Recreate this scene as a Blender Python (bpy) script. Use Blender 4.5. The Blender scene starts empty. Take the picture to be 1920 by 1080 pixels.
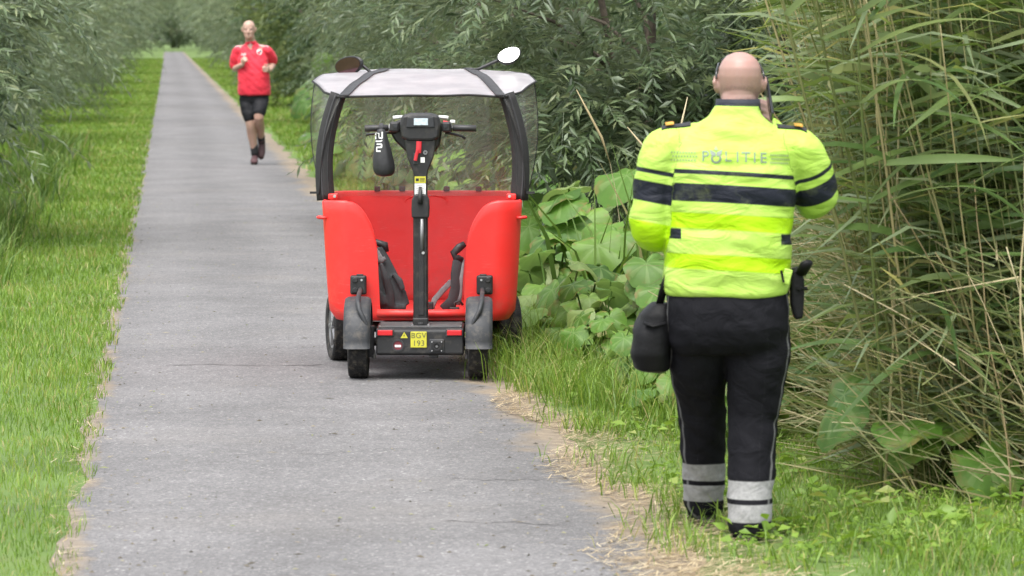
import bpy, bmesh, math, random
import numpy as np
from mathutils import Vector, Matrix, noise
from mathutils.bvhtree import BVHTree

scene = bpy.context.scene
COL = scene.collection
R = math.radians

# ------------------------------------------------------------------ camera
CAM_H = 1.8
YAW = R(5.116)          # camera looks a little to the right of the path direction (+Y)
PITCH = R(3.759)
cam_data = bpy.data.cameras.new('camera')
cam_data.sensor_width = 36.0
cam_data.lens = 135.0
cam_data.clip_start = 0.1
cam_data.clip_end = 3000.0
cam_data.dof.use_dof = True
cam_data.dof.focus_distance = 20.0
cam_data.dof.aperture_fstop = 7.5
cam = bpy.data.objects.new('camera', cam_data)
cam.location = (0, 0, CAM_H)
cam.rotation_euler = (R(90) - PITCH, 0, -YAW)
COL.objects.link(cam)
scene.camera = cam

# ------------------------------------------------------------------ overcast sky and soft sun
SUN_EL, SUN_AZ = R(66), R(205)      # azimuth measured clockwise from +Y
world = bpy.data.worlds.new('World')
scene.world = world
world.use_nodes = True
wn = world.node_tree.nodes
wl = world.node_tree.links
for n in list(wn):
    wn.remove(n)
sky = wn.new('ShaderNodeTexSky')
sky.sky_type = 'NISHITA'
sky.sun_disc = False
sky.sun_elevation = SUN_EL
sky.sun_rotation = SUN_AZ
sky.dust_density = 3.0
sky.ozone_density = 1.0
hs = wn.new('ShaderNodeHueSaturation')          # cloud cover: the blue is greyed out
hs.inputs['Saturation'].default_value = 0.22
bg = wn.new('ShaderNodeBackground')
bg.inputs['Strength'].default_value = 0.15
wo = wn.new('ShaderNodeOutputWorld')
wl.new(sky.outputs[0], hs.inputs['Color'])
wl.new(hs.outputs[0], bg.inputs['Color'])
wl.new(bg.outputs[0], wo.inputs['Surface'])

sun_data = bpy.data.lights.new('sun', 'SUN')
sun_data.energy = 1.15
sun_data.angle = R(40)
sun_data.color = (1.0, 0.96, 0.90)
sun = bpy.data.objects.new('sun', sun_data)
sun.location = (0, 0, 30)
sdir = Vector((math.sin(SUN_AZ) * math.cos(SUN_EL), math.cos(SUN_AZ) * math.cos(SUN_EL), math.sin(SUN_EL)))
sun.rotation_euler = sdir.to_track_quat('Z', 'Y').to_euler()
COL.objects.link(sun)

vs = scene.view_settings
vs.view_transform = 'Standard'
vs.look = 'None'
vs.exposure = 1.55
vs.gamma = 1.0
vs.use_curve_mapping = False
scene.render.engine = 'CYCLES'
scene.cycles.max_bounces = 8
scene.cycles.transparent_max_bounces = 16
scene.cycles.sample_clamp_indirect = 6.0

# ------------------------------------------------------------------ materials
def lin(r, g, b):
    f = lambda c: (c / 12.92 if c <= 0.04045 else ((c + 0.055) / 1.055) ** 2.4)
    return (f(r / 255.0), f(g / 255.0), f(b / 255.0))

def new_mat(name):
    m = bpy.data.materials.new(name)
    m.use_nodes = True
    nt = m.node_tree
    for n in list(nt.nodes):
        nt.nodes.remove(n)
    out = nt.nodes.new('ShaderNodeOutputMaterial')
    return m, nt, out

def N(nt, kind, **kw):
    n = nt.nodes.new(kind)
    for k, v in kw.items():
        if k.startswith('i_'):
            n.inputs[k[2:].replace('_', ' ')].default_value = v
        else:
            setattr(n, k, v)
    return n

def ramp(nt, fac, stops, interp='LINEAR'):
    r = nt.nodes.new('ShaderNodeValToRGB')
    r.color_ramp.interpolation = interp
    el = r.color_ramp.elements
    while len(el) < len(stops):
        el.new(0.5)
    for e, (p, c) in zip(el, stops):
        e.position = p
        e.color = (c[0], c[1], c[2], 1) if hasattr(c, '__len__') else (c, c, c, 1)
    nt.links.new(fac, r.inputs[0])
    return r.outputs[0]

def mixc(nt, fac, a, b, blend='MIX'):
    m = nt.nodes.new('ShaderNodeMix')
    m.data_type = 'RGBA'
    m.blend_type = blend
    for sock, v in ((m.inputs[0], fac), (m.inputs[6], a), (m.inputs[7], b)):
        if isinstance(v, (int, float)):
            sock.default_value = v
        elif isinstance(v, tuple):
            sock.default_value = (v[0], v[1], v[2], 1)
        else:
            nt.links.new(v, sock)
    return m.outputs[2]

def math_n(nt, op, a, b=None, c=None, clamp=False):
    m = nt.nodes.new('ShaderNodeMath')
    m.operation = op
    m.use_clamp = clamp
    for i, v in enumerate((a, b, c)):
        if v is None:
            continue
        if isinstance(v, (int, float)):
            m.inputs[i].default_value = v
        else:
            nt.links.new(v, m.inputs[i])
    return m.outputs[0]

def noise_n(nt, scale, detail=4, rough=0.6, vec=None, dist=0.0):
    n = nt.nodes.new('ShaderNodeTexNoise')
    n.inputs['Scale'].default_value = scale
    n.inputs['Detail'].default_value = detail
    n.inputs['Roughness'].default_value = rough
    n.inputs['Distortion'].default_value = dist
    if vec is not None:
        nt.links.new(vec, n.inputs['Vector'])
    return n.outputs['Fac']

def objco(nt):
    return nt.nodes.new('ShaderNodeTexCoord').outputs['Object']

def attr(nt, name):
    a = nt.nodes.new('ShaderNodeAttribute')
    a.attribute_name = name
    return a.outputs['Fac']

def mat(name, col, rough=0.5, metal=0.0, var=0.12, vscale=9.0, bump=0.0, bscale=60.0, spec=0.5, coat=0.0, grime=0.0, scuff=0.0):
    m, nt, out = new_mat(name)
    b = N(nt, 'ShaderNodeBsdfPrincipled')
    co = objco(nt)
    nz = noise_n(nt, vscale, 5, 0.6, co)
    lo = tuple(max(0, c * (1 - var)) for c in col)
    hi = tuple(min(1, c * (1 + var)) for c in col)
    c = ramp(nt, nz, [(0.3, lo), (0.7, hi)])
    if scuff > 0:
        mp = N(nt, 'ShaderNodeMapping'); mp.inputs['Scale'].default_value = (3, 3, 22); mp.inputs['Rotation'].default_value = (0.3, 0.5, 0.2)
        nt.links.new(co, mp.inputs[0])
        sc = math_n(nt, 'MULTIPLY', ramp(nt, noise_n(nt, 5, 7, 0.75, mp.outputs[0]), [(0.56, 0.0), (0.72, scuff)]), ramp(nt, noise_n(nt, 3.1, 3, 0.5, co), [(0.45, 0.0), (0.65, 1.0)]))
        c = mixc(nt, sc, c, (0.85, 0.33, 0.30))
        szz = N(nt, 'ShaderNodeSeparateXYZ'); nt.links.new(co, szz.inputs[0])
        mud = math_n(nt, 'MULTIPLY', math_n(nt, 'MULTIPLY', math_n(nt, 'SUBTRACT', 0.62, szz.outputs['Z']), 2.2, clamp=True), ramp(nt, noise_n(nt, 16, 6, 0.7, co), [(0.46, 0.0), (0.68, 0.55)]))
        c = mixc(nt, mud, c, (0.30, 0.12, 0.09))
    if grime > 0:
        g = noise_n(nt, vscale * 2.3, 6, 0.7, co)
        gm = ramp(nt, g, [(0.5, 0.0), (0.75, grime)])
        c = mixc(nt, gm, c, (0.20, 0.17, 0.13))
    nt.links.new(c, b.inputs['Base Color'])
    b.inputs['Metallic'].default_value = metal
    b.inputs['Specular IOR Level'].default_value = spec
    b.inputs['Coat Weight'].default_value = coat
    rr = ramp(nt, noise_n(nt, vscale * 3, 4, 0.6, co), [(0.3, max(0.03, rough - 0.08)), (0.7, min(1, rough + 0.08))])
    nt.links.new(rr, b.inputs['Roughness'])
    if bump > 0:
        bn = N(nt, 'ShaderNodeBump')
        bn.inputs['Strength'].default_value = bump
        bn.inputs['Distance'].default_value = 0.01
        nt.links.new(noise_n(nt, bscale, 5, 0.6, co), bn.inputs['Height'])
        nt.links.new(bn.outputs[0], b.inputs['Normal'])
    nt.links.new(b.outputs[0], out.inputs[0])
    return m

def leaf_mat(name, stops, under=None, trans=0.35, rough=0.5, use_obj=False, vein=False, spec=0.4):
    """two-sided leaf: ramp over a per-leaf random value, paler underside, light passing through"""
    m, nt, out = new_mat(name)
    if use_obj:
        rnd = nt.nodes.new('ShaderNodeObjectInfo').outputs['Random']
    else:
        rnd = attr(nt, 'rnd')
    c = ramp(nt, rnd, stops)
    co = objco(nt)
    nz = noise_n(nt, 3.0 if not use_obj else 9.0, 3, 0.6, co)
    c = mixc(nt, 0.45, c, ramp(nt, nz, [(0.3, 0.55), (0.7, 1.0)]), 'MULTIPLY')
    if vein:
        v = attr(nt, 'vein')
        c = mixc(nt, ramp(nt, v, [(0.0, 0.0), (0.75, 0.0), (1.0, 0.45)]), c, (0.26, 0.36, 0.13))
        brown = math_n(nt, 'MULTIPLY', ramp(nt, attr(nt, 'rim'), [(0.6, 0.0), (1.0, 1.0)]), ramp(nt, noise_n(nt, 6, 4, 0.6, co), [(0.52, 0.0), (0.62, 0.8)]))
        c = mixc(nt, brown, c, (0.22, 0.15, 0.05))
    if under is not None:
        bf = nt.nodes.new('ShaderNodeNewGeometry').outputs['Backfacing']
        c = mixc(nt, math_n(nt, 'MULTIPLY', bf, 0.75), c, under)
    b = N(nt, 'ShaderNodeBsdfPrincipled')
    b.inputs['Roughness'].default_value = rough
    b.inputs['Specular IOR Level'].default_value = spec
    nt.links.new(c, b.inputs['Base Color'])
    t = N(nt, 'ShaderNodeBsdfTranslucent')
    tc = mixc(nt, 0.5, c, mixc(nt, 1.0, c, (1.3, 1.25, 0.45), 'MULTIPLY'))
    nt.links.new(tc, t.inputs['Color'])
    ms = N(nt, 'ShaderNodeMixShader')
    ms.inputs[0].default_value = trans
    nt.links.new(b.outputs[0], ms.inputs[1])
    nt.links.new(t.outputs[0], ms.inputs[2])
    nt.links.new(ms.outputs[0], out.inputs[0])
    return m

# ------------------------------------------------------------------ object helpers
def tag(o, label=None, cat=None, group=None, kind=None):
    if label: o['label'] = label
    if cat: o['category'] = cat
    if group: o['group'] = group
    if kind: o['kind'] = kind
    return o

def link(o, parent=None):
    COL.objects.link(o)
    if parent is not None:
        o.parent = parent
    return o

def empty(name, loc=(0, 0, 0), rz=0.0):
    o = bpy.data.objects.new(name, None)
    o.empty_display_size = 0.2
    o.location = loc
    o.rotation_euler = (0, 0, rz)
    return link(o)

def add(name, me, material=None, parent=None, loc=(0, 0, 0), rot=(0, 0, 0), bevel=0.0, smooth=False, seg=2):
    o = bpy.data.objects.new(name, me)
    if material is not None:
        me.materials.clear()
        me.materials.append(material)
    o.location = loc
    o.rotation_euler = rot
    link(o, parent)
    if bevel > 0:
        b = o.modifiers.new('bevel', 'BEVEL')
        b.width = bevel
        b.segments = seg
        b.limit_method = 'ANGLE'
        b.angle_limit = R(40)
    if smooth:
        shade_smooth(me)
    return o

def shade_smooth(me):
    me.polygons.foreach_set('use_smooth', np.ones(len(me.polygons), dtype=bool))

def fast_mesh(name, V, groups, attrs=None):
    """V (n,3); groups: list of int arrays (m,k) of faces"""
    me = bpy.data.meshes.new(name)
    V = np.asarray(V, dtype=np.float32)
    me.vertices.add(len(V))
    me.vertices.foreach_set('co', V.ravel())
    loops = np.concatenate([np.asarray(g, dtype=np.int32).ravel() for g in groups])
    starts, off = [], 0
    for g in groups:
        m, k = np.asarray(g).shape
        starts.append(off + np.arange(m, dtype=np.int32) * k)
        off += m * k
    starts = np.concatenate(starts)
    me.loops.add(len(loops))
    me.loops.foreach_set('vertex_index', loops)
    me.polygons.add(len(starts))
    me.polygons.foreach_set('loop_start', starts)
    me.update(calc_edges=True)
    for k, a in (attrs or {}).items():
        at = me.attributes.new(k, 'FLOAT', 'POINT')
        at.data.foreach_set('value', np.asarray(a, dtype=np.float32))
    return me

class G:
    """collects closed shapes into one mesh"""
    def __init__(s):
        s.v, s.f = [], []
    def put(s, verts, faces):
        o = len(s.v)
        s.v += [tuple(v) for v in verts]
        s.f += [tuple(i + o for i in f) for f in faces]
        return s
    def box(s, c, size, rot=None):
        x, y, z = (a / 2 for a in size)
        vs_ = [Vector(p) for p in ((-x, -y, -z), (x, -y, -z), (x, y, -z), (-x, y, -z), (-x, -y, z), (x, -y, z), (x, y, z), (-x, y, z))]
        if rot is not None:
            vs_ = [rot @ v for v in vs_]
        return s.put([v + Vector(c) for v in vs_], [(0, 3, 2, 1), (4, 5, 6, 7), (0, 1, 5, 4), (1, 2, 6, 5), (2, 3, 7, 6), (3, 0, 4, 7)])
    def prism(s, poly, lo, hi, axis='y'):
        """polygon (counter-clockwise seen from -axis for y) extruded from lo to hi"""
        def P(a, b, t):
            return (a, t, b) if axis == 'y' else ((t, a, b) if axis == 'x' else (a, b, t))
        n = len(poly)
        vs_ = [P(a, b, lo) for a, b in poly] + [P(a, b, hi) for a, b in poly]
        fs = [tuple(range(n)), tuple(range(2 * n - 1, n - 1, -1))]
        for i in range(n):
            j = (i + 1) % n
            fs.append((i, n + i, n + j, j))
        return s.put(vs_, fs)
    def tube(s, pts, rad, n=10, flat=1.0, up=None, cap='flat'):
        pts = [Vector(p) for p in pts]
        if not hasattr(rad, '__len__'):
            rad = [rad] * len(pts)
        m = len(pts)
        tang = []
        for i in range(m):
            a = pts[max(i - 1, 0)]; b = pts[min(i + 1, m - 1)]
            tang.append((b - a).normalized())
        u = Vector(up) if up is not None else (Vector((0, 0, 1)) if abs(tang[0].z) < 0.9 else Vector((0, 1, 0)))
        vs_, fs = [], []
        for i in range(m):
            t = tang[i]
            u = (u - t * u.dot(t)).normalized()
            w = t.cross(u)
            for k in range(n):
                a = 2 * math.pi * k / n
                vs_.append(pts[i] + (u * math.cos(a) * flat + w * math.sin(a)) * rad[i])
        for i in range(m - 1):
            for k in range(n):
                k2 = (k + 1) % n
                fs.append((i * n + k, i * n + k2, (i + 1) * n + k2, (i + 1) * n + k))
        fs.append(tuple(range(n - 1, -1, -1)))
        fs.append(tuple(range((m - 1) * n, m * n)))
        return s.put(vs_, fs)
    def lathe(s, prof, axis='x', c=(0, 0, 0), n=32, rot=None):
        """prof: closed list of (radius, along) points"""
        vs_, fs = [], []
        m = len(prof)
        for k in range(n):
            a = 2 * math.pi * k / n
            for r_, t in prof:
                if axis == 'x': p = Vector((t, r_ * math.cos(a), r_ * math.sin(a)))
                elif axis == 'y': p = Vector((r_ * math.cos(a), t, r_ * math.sin(a)))
                else: p = Vector((r_ * math.cos(a), r_ * math.sin(a), t))
                if rot is not None: p = rot @ p
                vs_.append(p + Vector(c))
        for k in range(n):
            k2 = (k + 1) % n
            for i in range(m):
                i2 = (i + 1) % m
                fs.append((k * m + i, k * m + i2, k2 * m + i2, k2 * m + i))
        return s.put(vs_, fs)
    def disc(s, c, r, d, axis='y', n=24):
        """solid cylinder"""
        poly = [(r * math.cos(2 * math.pi * k / n), r * math.sin(2 * math.pi * k / n)) for k in range(n)]
        if axis == 'y': return s.prism([(a + c[0], b + c[2]) for a, b in poly], c[1] - d / 2, c[1] + d / 2, 'y')
        if axis == 'x': return s.prism([(a + c[1], b + c[2]) for a, b in poly], c[0] - d / 2, c[0] + d / 2, 'x')
        return s.prism([(a + c[0], b + c[1]) for a, b in poly], c[2] - d / 2, c[2] + d / 2, 'z')
    def mesh(s, name='mesh', recalc=True):
        me = bpy.data.meshes.new(name)
        me.from_pydata(s.v, [], s.f)
        if recalc:
            bm = bmesh.new(); bm.from_mesh(me)
            bmesh.ops.recalc_face_normals(bm, faces=bm.faces)
            bm.to_mesh(me); bm.free()
        me.update()
        return me

def grid_sheet(P, name, thick=0.0):
    """P: (rows, cols, 3) array -> sheet, optionally closed with thickness along normals"""
    P = np.asarray(P, dtype=float)
    r, c, _ = P.shape
    idx = np.arange(r * c).reshape(r, c)
    q = np.stack([idx[:-1, :-1], idx[:-1, 1:], idx[1:, 1:], idx[1:, :-1]], -1).reshape(-1, 4)
    V = P.reshape(-1, 3)
    if thick <= 0:
        return fast_mesh(name, V, [q])
    du = np.gradient(P, axis=1); dv = np.gradient(P, axis=0)
    nn = np.cross(du, dv); nn /= np.linalg.norm(nn, axis=2, keepdims=True) + 1e-9
    V2 = (P + nn * thick).reshape(-1, 3)
    o = r * c
    edge = np.concatenate([idx[0, :], idx[1:, -1], idx[-1, -2::-1], idx[-2:0:-1, 0]])
    e2 = np.roll(edge, -1)
    rim = np.stack([edge, edge + o, e2 + o, e2], -1)
    return fast_mesh(name, np.concatenate([V, V2]), [np.concatenate([q[:, ::-1], q + o, rim])])

def text_mesh(txt, size, spacing=1.0):
    cu = bpy.data.curves.new('lettering', 'FONT')
    cu.body = txt
    cu.size = size
    cu.space_character = spacing
    cu.align_x = 'CENTER'
    cu.align_y = 'CENTER'
    cu.resolution_u = 4
    o = bpy.data.objects.new('lettering', cu)
    COL.objects.link(o)
    dg = bpy.context.evaluated_depsgraph_get()
    me = bpy.data.meshes.new_from_object(o.evaluated_get(dg))
    bpy.data.objects.remove(o)
    bpy.data.curves.remove(cu)
    return me

def evaluated(me, mods):
    """run modifiers on a mesh and give back the resulting mesh"""
    o = bpy.data.objects.new('work', me)
    COL.objects.link(o)
    for kind, kw in mods:
        m = o.modifiers.new(kind, kind)
        for k, v in kw.items():
            setattr(m, k, v)
    dg = bpy.context.evaluated_depsgraph_get()
    r_ = bpy.data.meshes.new_from_object(o.evaluated_get(dg))
    bpy.data.objects.remove(o)
    return r_

# ================================================================== the setting
PATH_L, PATH_R = -0.356, 1.70
rng = np.random.default_rng(7)

def ground_mat():
    m, nt, out = new_mat('verge soil')
    co = objco(nt)
    a = noise_n(nt, 1.2, 6, 0.65, co)
    c = ramp(nt, a, [(0.3, (0.065, 0.105, 0.024)), (0.55, (0.10, 0.165, 0.032)), (0.8, (0.13, 0.125, 0.055))])
    b = N(nt, 'ShaderNodeBsdfPrincipled', i_Roughness=0.95)
    bn = N(nt, 'ShaderNodeBump'); bn.inputs['Strength'].default_value = 0.6; bn.inputs['Distance'].default_value = 0.03
    nt.links.new(noise_n(nt, 22, 6, 0.7, co), bn.inputs['Height'])
    nt.links.new(bn.outputs[0], b.inputs['Normal'])
    nt.links.new(c, b.inputs['Base Color'])
    nt.links.new(b.outputs[0], out.inputs[0])
    return m

def asphalt_mat():
    m, nt, out = new_mat('worn asphalt')
    co = objco(nt)
    sx = N(nt, 'ShaderNodeSeparateXYZ'); nt.links.new(co, sx.inputs[0])
    # aggregate
    vor = N(nt, 'ShaderNodeTexVoronoi'); vor.inputs['Scale'].default_value = 95
    nt.links.new(co, vor.inputs['Vector'])
    stone = ramp(nt, vor.outputs['Color'], [(0.0, (0.102, 0.099, 0.100)), (0.45, (0.146, 0.142, 0.143)), (0.8, (0.180, 0.175, 0.176)), (1.0, (0.36, 0.35, 0.34))])
    big = noise_n(nt, 0.9, 5, 0.6, co)
    c = mixc(nt, 1.0, stone, ramp(nt, big, [(0.3, 0.78), (0.7, 1.10)]), 'MULTIPLY')
    mid = noise_n(nt, 7, 5, 0.65, co)
    c = mixc(nt, 1.0, c, ramp(nt, mid, [(0.3, 0.86), (0.7, 1.05)]), 'MULTIPLY')
    # brownish dust patches
    dust = ramp(nt, noise_n(nt, 0.55, 4, 0.6, co), [(0.55, 0.0), (0.8, 0.3)])
    c = mixc(nt, dust, c, (0.19, 0.17, 0.15))
    # faint worn wheel lines and old patches
    trk = math_n(nt, 'ADD', sx.outputs['X'], math_n(nt, 'MULTIPLY', noise_n(nt, 0.35, 3, 0.5, co), 0.5))
    wv = math_n(nt, 'SINE', math_n(nt, 'MULTIPLY', trk, 6.2))
    c = mixc(nt, 1.0, c, ramp(nt, math_n(nt, 'ADD', math_n(nt, 'MULTIPLY', wv, 0.5), 0.5), [(0.0, 0.93), (1.0, 1.05)]), 'MULTIPLY')
    st = ramp(nt, noise_n(nt, 2.6, 7, 0.72, co), [(0.58, 0.0), (0.7, 0.22)])
    c = mixc(nt, st, c, (0.085, 0.082, 0.080))
    # sand and dry mowings that lie along both edges
    er = math_n(nt, 'SUBTRACT', sx.outputs['X'], PATH_R)
    wob = math_n(nt, 'MULTIPLY', math_n(nt, 'SUBTRACT', noise_n(nt, 1.6, 6, 0.65, co), 0.5), 0.75)
    ed = math_n(nt, 'ADD', er, wob)
    em = ramp(nt, math_n(nt, 'ADD', math_n(nt, 'MULTIPLY', ed, 2.5), 1.0), [(0.60, 0.0), (0.95, 0.85)])
    el = math_n(nt, 'SUBTRACT', PATH_L, sx.outputs['X'])
    ed2 = math_n(nt, 'ADD', el, math_n(nt, 'MULTIPLY', wob, 0.5))
    em2 = ramp(nt, math_n(nt, 'ADD', math_n(nt, 'MULTIPLY', ed2, 5), 1.0), [(0.72, 0.0), (1.05, 0.7)])
    sand = ramp(nt, noise_n(nt, 14, 6, 0.7, co), [(0.3, (0.15, 0.115, 0.08)), (0.7, (0.27, 0.22, 0.155))])
    c = mixc(nt, em, c, sand)
    c = mixc(nt, em2, c, sand)
    b = N(nt, 'ShaderNodeBsdfPrincipled', i_Roughness=0.88)
    b.inputs['Specular IOR Level'].default_value = 0.35
    bn = N(nt, 'ShaderNodeBump'); bn.inputs['Strength'].default_value = 0.8; bn.inputs['Distance'].default_value = 0.004
    nt.links.new(vor.outputs['Distance'], bn.inputs['Height'])
    nt.links.new(bn.outputs[0], b.inputs['Normal'])
    nt.links.new(c, b.inputs['Base Color'])
    nt.links.new(b.outputs[0], out.inputs[0])
    return m

gme = G().put([(-900, -300, 0), (900, -300, 0), (900, 1500, 0), (-900, 1500, 0)], [(0, 1, 2, 3)]).mesh('ground')
tag(add('ground', gme, ground_mat()), kind='structure')

ys = np.concatenate([np.arange(2, 60, 0.12), np.arange(60, 430, 2.0)])
def wig(y, ph):
    return 0.035 * np.sin(y * 1.7 + ph) + 0.03 * np.sin(y * 4.1 + 2 * ph) + 0.015 * np.sin(y * 11.3 + ph * 3)
xl = PATH_L - 0.02 + wig(ys, 0.4) * 0.6; xr = PATH_R + 0.13 + wig(ys, 2.0) * 1.2
P = np.zeros((len(ys), 6, 3))
for k in range(6):
    P[:, k, 0] = xl + (xr - xl) * k / 5; P[:, k, 1] = ys
    P[:, k, 2] = (0.008 if 0 < k < 5 else 0.003) + 0.010 * math.sin(math.pi * k / 5)
path = add('path', grid_sheet(P, 'path'), asphalt_mat())
tag(path, kind='structure')

def path_z(x):
    return 0.008 + 0.010 * math.sin(math.pi * min(max((x - PATH_L) / (PATH_R - PATH_L), 0), 1))

# hairline cracks across the asphalt
m_crack = mat('dark crack', (0.075, 0.072, 0.069), 0.95)  # one plain dark tone for the crack strips
for (x0, x1, y0, w) in ((-0.02, 0.85, 20.85, 0.009), (1.12, 1.50, 15.35, 0.006), (1.0, 1.45, 14.0, 0.005), (0.55, 0.75, 16.35, 0.004), (0.5, 1.5, 26.5, 0.008)):
    n = 26
    V, F = [], []
    yy = y0
    for i in range(n + 1):
        x = x0 + (x1 - x0) * i / n
        yy += rng.normal(0, 0.020) + (0.006 if y0 == 20.85 else 0)
        ww = w * (0.4 + 1.0 * rng.random()) * (0.3 if i in (0, n) else 1)
        V += [(x, yy - ww, path_z(x) + 0.003), (x, yy + ww, path_z(x) + 0.003)]
    F = [(2 * i, 2 * i + 2, 2 * i + 3, 2 * i + 1) for i in range(n)]
    add('crack', G().put(V, F).mesh('crack'), m_crack, path)

# ------------------------------------------------------------------ grass
M_GRASS = leaf_mat('fresh mown grass', [(0.0, (0.085, 0.160, 0.018)), (0.45, (0.165, 0.285, 0.036)), (0.8, (0.25, 0.37, 0.065)), (0.93, (0.36, 0.37, 0.12)), (1.0, (0.46, 0.38, 0.20))], None, 0.4, 0.45)
M_LONG = leaf_mat('long rank grass', [(0.0, (0.05, 0.10, 0.018)), (0.5, (0.11, 0.20, 0.032)), (0.9, (0.18, 0.27, 0.06)), (1.0, (0.34, 0.29, 0.14))], None, 0.35, 0.45)
M_STRAW = leaf_mat('dry straw', [(0.0, (0.22, 0.15, 0.08)), (0.5, (0.44, 0.34, 0.20)), (1.0, (0.62, 0.53, 0.36))], None, 0.15, 0.6)

def blades(x, y, h, w, lean, rg, z0=0.0, rnd=None):
    n = len(x)
    a = rg.uniform(0, 2 * np.pi, n)          # facing
    b = rg.uniform(0, 2 * np.pi, n)          # bending direction
    ux, uy = np.cos(a), np.sin(a)
    bx, by = np.cos(b) * lean * h, np.sin(b) * lean * h
    V = np.zeros((n, 5, 3))
    V[:, 0, 0] = x - ux * w; V[:, 0, 1] = y - uy * w; V[:, 0, 2] = z0 - 0.004
    V[:, 1, 0] = x + ux * w; V[:, 1, 1] = y + uy * w; V[:, 1, 2] = z0 - 0.004
    mx, my = x + bx * 0.35, y + by * 0.35
    V[:, 2, 0] = mx - ux * w * 0.8; V[:, 2, 1] = my - uy * w * 0.8; V[:, 2, 2] = z0 + h * 0.6
    V[:, 3, 0] = mx + ux * w * 0.8; V[:, 3, 1] = my + uy * w * 0.8; V[:, 3, 2] = z0 + h * 0.6
    V[:, 4, 0] = x + bx; V[:, 4, 1] = y + by; V[:, 4, 2] = z0 + h * np.clip(1.05 - 0.35 * lean ** 2, 0.3, 1)
    o = np.arange(n)[:, None] * 5
    q = o + np.array([[0, 1, 3, 2]]); t = o + np.array([[2, 3, 4]])
    if rnd is None:
        rnd = rg.random(n)
    return V.reshape(-1, 3), q, t, np.repeat(rnd, 5)

def patch_noise(x, y, s, ph):
    return 0.5 + 0.25 * np.sin(x * s * 1.3 + ph + 1.7 * np.sin(y * s * 0.9)) + 0.25 * np.sin(y * s * 1.1 + ph * 2 + 1.3 * np.sin(x * s * 1.6))

def verge(name, xa, xb, y0, y1, n, h, label, material, rg, wmin=0.0016, lean=0.55, thin=None, edge=None, rshift=0.0):
    t = rg.random(n)
    y = y0 * (y1 / y0) ** t                      # denser near, coarser far
    x = xa + (xb - xa) * rg.random(n)
    if edge is not None:
        side, amp = edge
        lim = side + amp * (patch_noise(y * 0.0, y, 2.2, 1.0) - 0.5) + 0.05 * np.sin(y * 7.3) + rg.normal(0, 0.02, n)
        keep = (x < lim) if side < 0.5 else (x > lim)
        x, y = x[keep], y[keep]
    if thin is not None:
        keep = rg.random(len(x)) < thin(x, y)
        x, y = x[keep], y[keep]
    n = len(x)
    k = y / 16.0
    hh = h * np.clip(0.55 + (y - 13) * 0.05, 0.55, 1.0) * (0.55 + 0.75 * rg.random(n)) * (0.7 + 0.6 * patch_noise(x, y, 2.6, 0.3))
    w = (wmin * (0.7 + 0.7 * rg.random(n))) * np.clip(k, 0.9, 14)
    tone = np.clip(0.10 + 0.40 * patch_noise(x, y, 1.4, 2.0) + 0.32 * patch_noise(x, y, 5.3, 0.7) + rg.normal(0, 0.20, n) + rshift, 0, 0.93)
    dry = rg.random(n) < 0.03 + 0.10 * patch_noise(x, y, 3.1, 4.0) ** 2
    tone = np.where(dry, 0.94 + 0.06 * rg.random(n), tone)
    V, q, tr, rn = blades(x, y, hh, w, lean * (0.3 + rg.random(n)), rg, rnd=tone)
    o = add(name, fast_mesh(name, V, [q, tr], {'rnd': rn}), material)
    tag(o, label, 'grass', kind='stuff')
    return o

g1 = np.random.default_rng(11)
verge('grass', -3.4, -0.30, 11.5, 300, 210000, 0.070, 'bright green mown grass verge between the path and the bushes without reeds', M_GRASS, g1, 0.0018, 0.7,
      thin=lambda x, y: np.clip(1.25 - 0.9 * np.clip((-x - 0.6 - y * 0.035) / 1.2, 0, 1), 0, 1), edge=(-0.345, 0.13))
def dirt_thin(x, y):
    e = x - 1.80 - 0.22 * patch_noise(x, y, 2.4, 0.0) - np.clip((17.5 - y) / 9, 0, 0.5) * 0.45
    tread = np.hypot(x - 2.08, (y - 13.35) * 0.6) / 0.22        # trodden where the officer stands
    return np.clip(0.05 + e * 4.0, 0.0, 1.0) * np.clip(tread - 0.35, 0.08, 1.0)
verge('grass', 1.66, 4.2, 11.5, 300, 190000, 0.080, 'patchy grass verge with dry stalks between the path and the reeds', M_GRASS, g1, 0.0020, 0.85, thin=dirt_thin, edge=(1.76, 0.16))
# rank longer grass: foot of the left bushes, round the cart wheel, behind the officer
def tuft_field(name, spots, per, rad, h, label, material, rg, w=0.003, lean=0.6):
    X, Y, H = [], [], []
    for (cx, cy, s) in spots:
        X.append(rg.normal(cx, rad * s, per)); Y.append(rg.normal(cy, rad * s * 1.5, per)); H.append(h * s * (0.5 + 0.7 * rg.random(per)))
    X = np.concatenate(X); Y = np.concatenate(Y); H = np.concatenate(H)
    ok = np.hypot(X - 2.08, (Y - 13.35) * 0.6) > 0.22
    X, Y, H = X[ok], Y[ok], H[ok]
    n = len(X)
    V, q, tr, rn = blades(X, Y, H, w * (0.6 + 0.8 * rg.random(n)) * np.clip(Y / 20, 1, 4), lean * (0.3 + rg.random(n)), rg)
    o = add(name, fast_mesh(name, V, [q, tr], {'rnd': rn}), material)
    tag(o, label, 'grass', kind='stuff')
    return o
tuft_field('long_grass', [(-1.45 - 0.3 * g1.random() - (yy - 30) * 0.006, yy, 0.8 + 0.5 * g1.random()) for yy in np.arange(27, 62, 0.7)], 110, 0.16, 0.30,
           'long rank grass at the foot of the bushes on the mown verge', M_LONG, g1, 0.0035)
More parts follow.
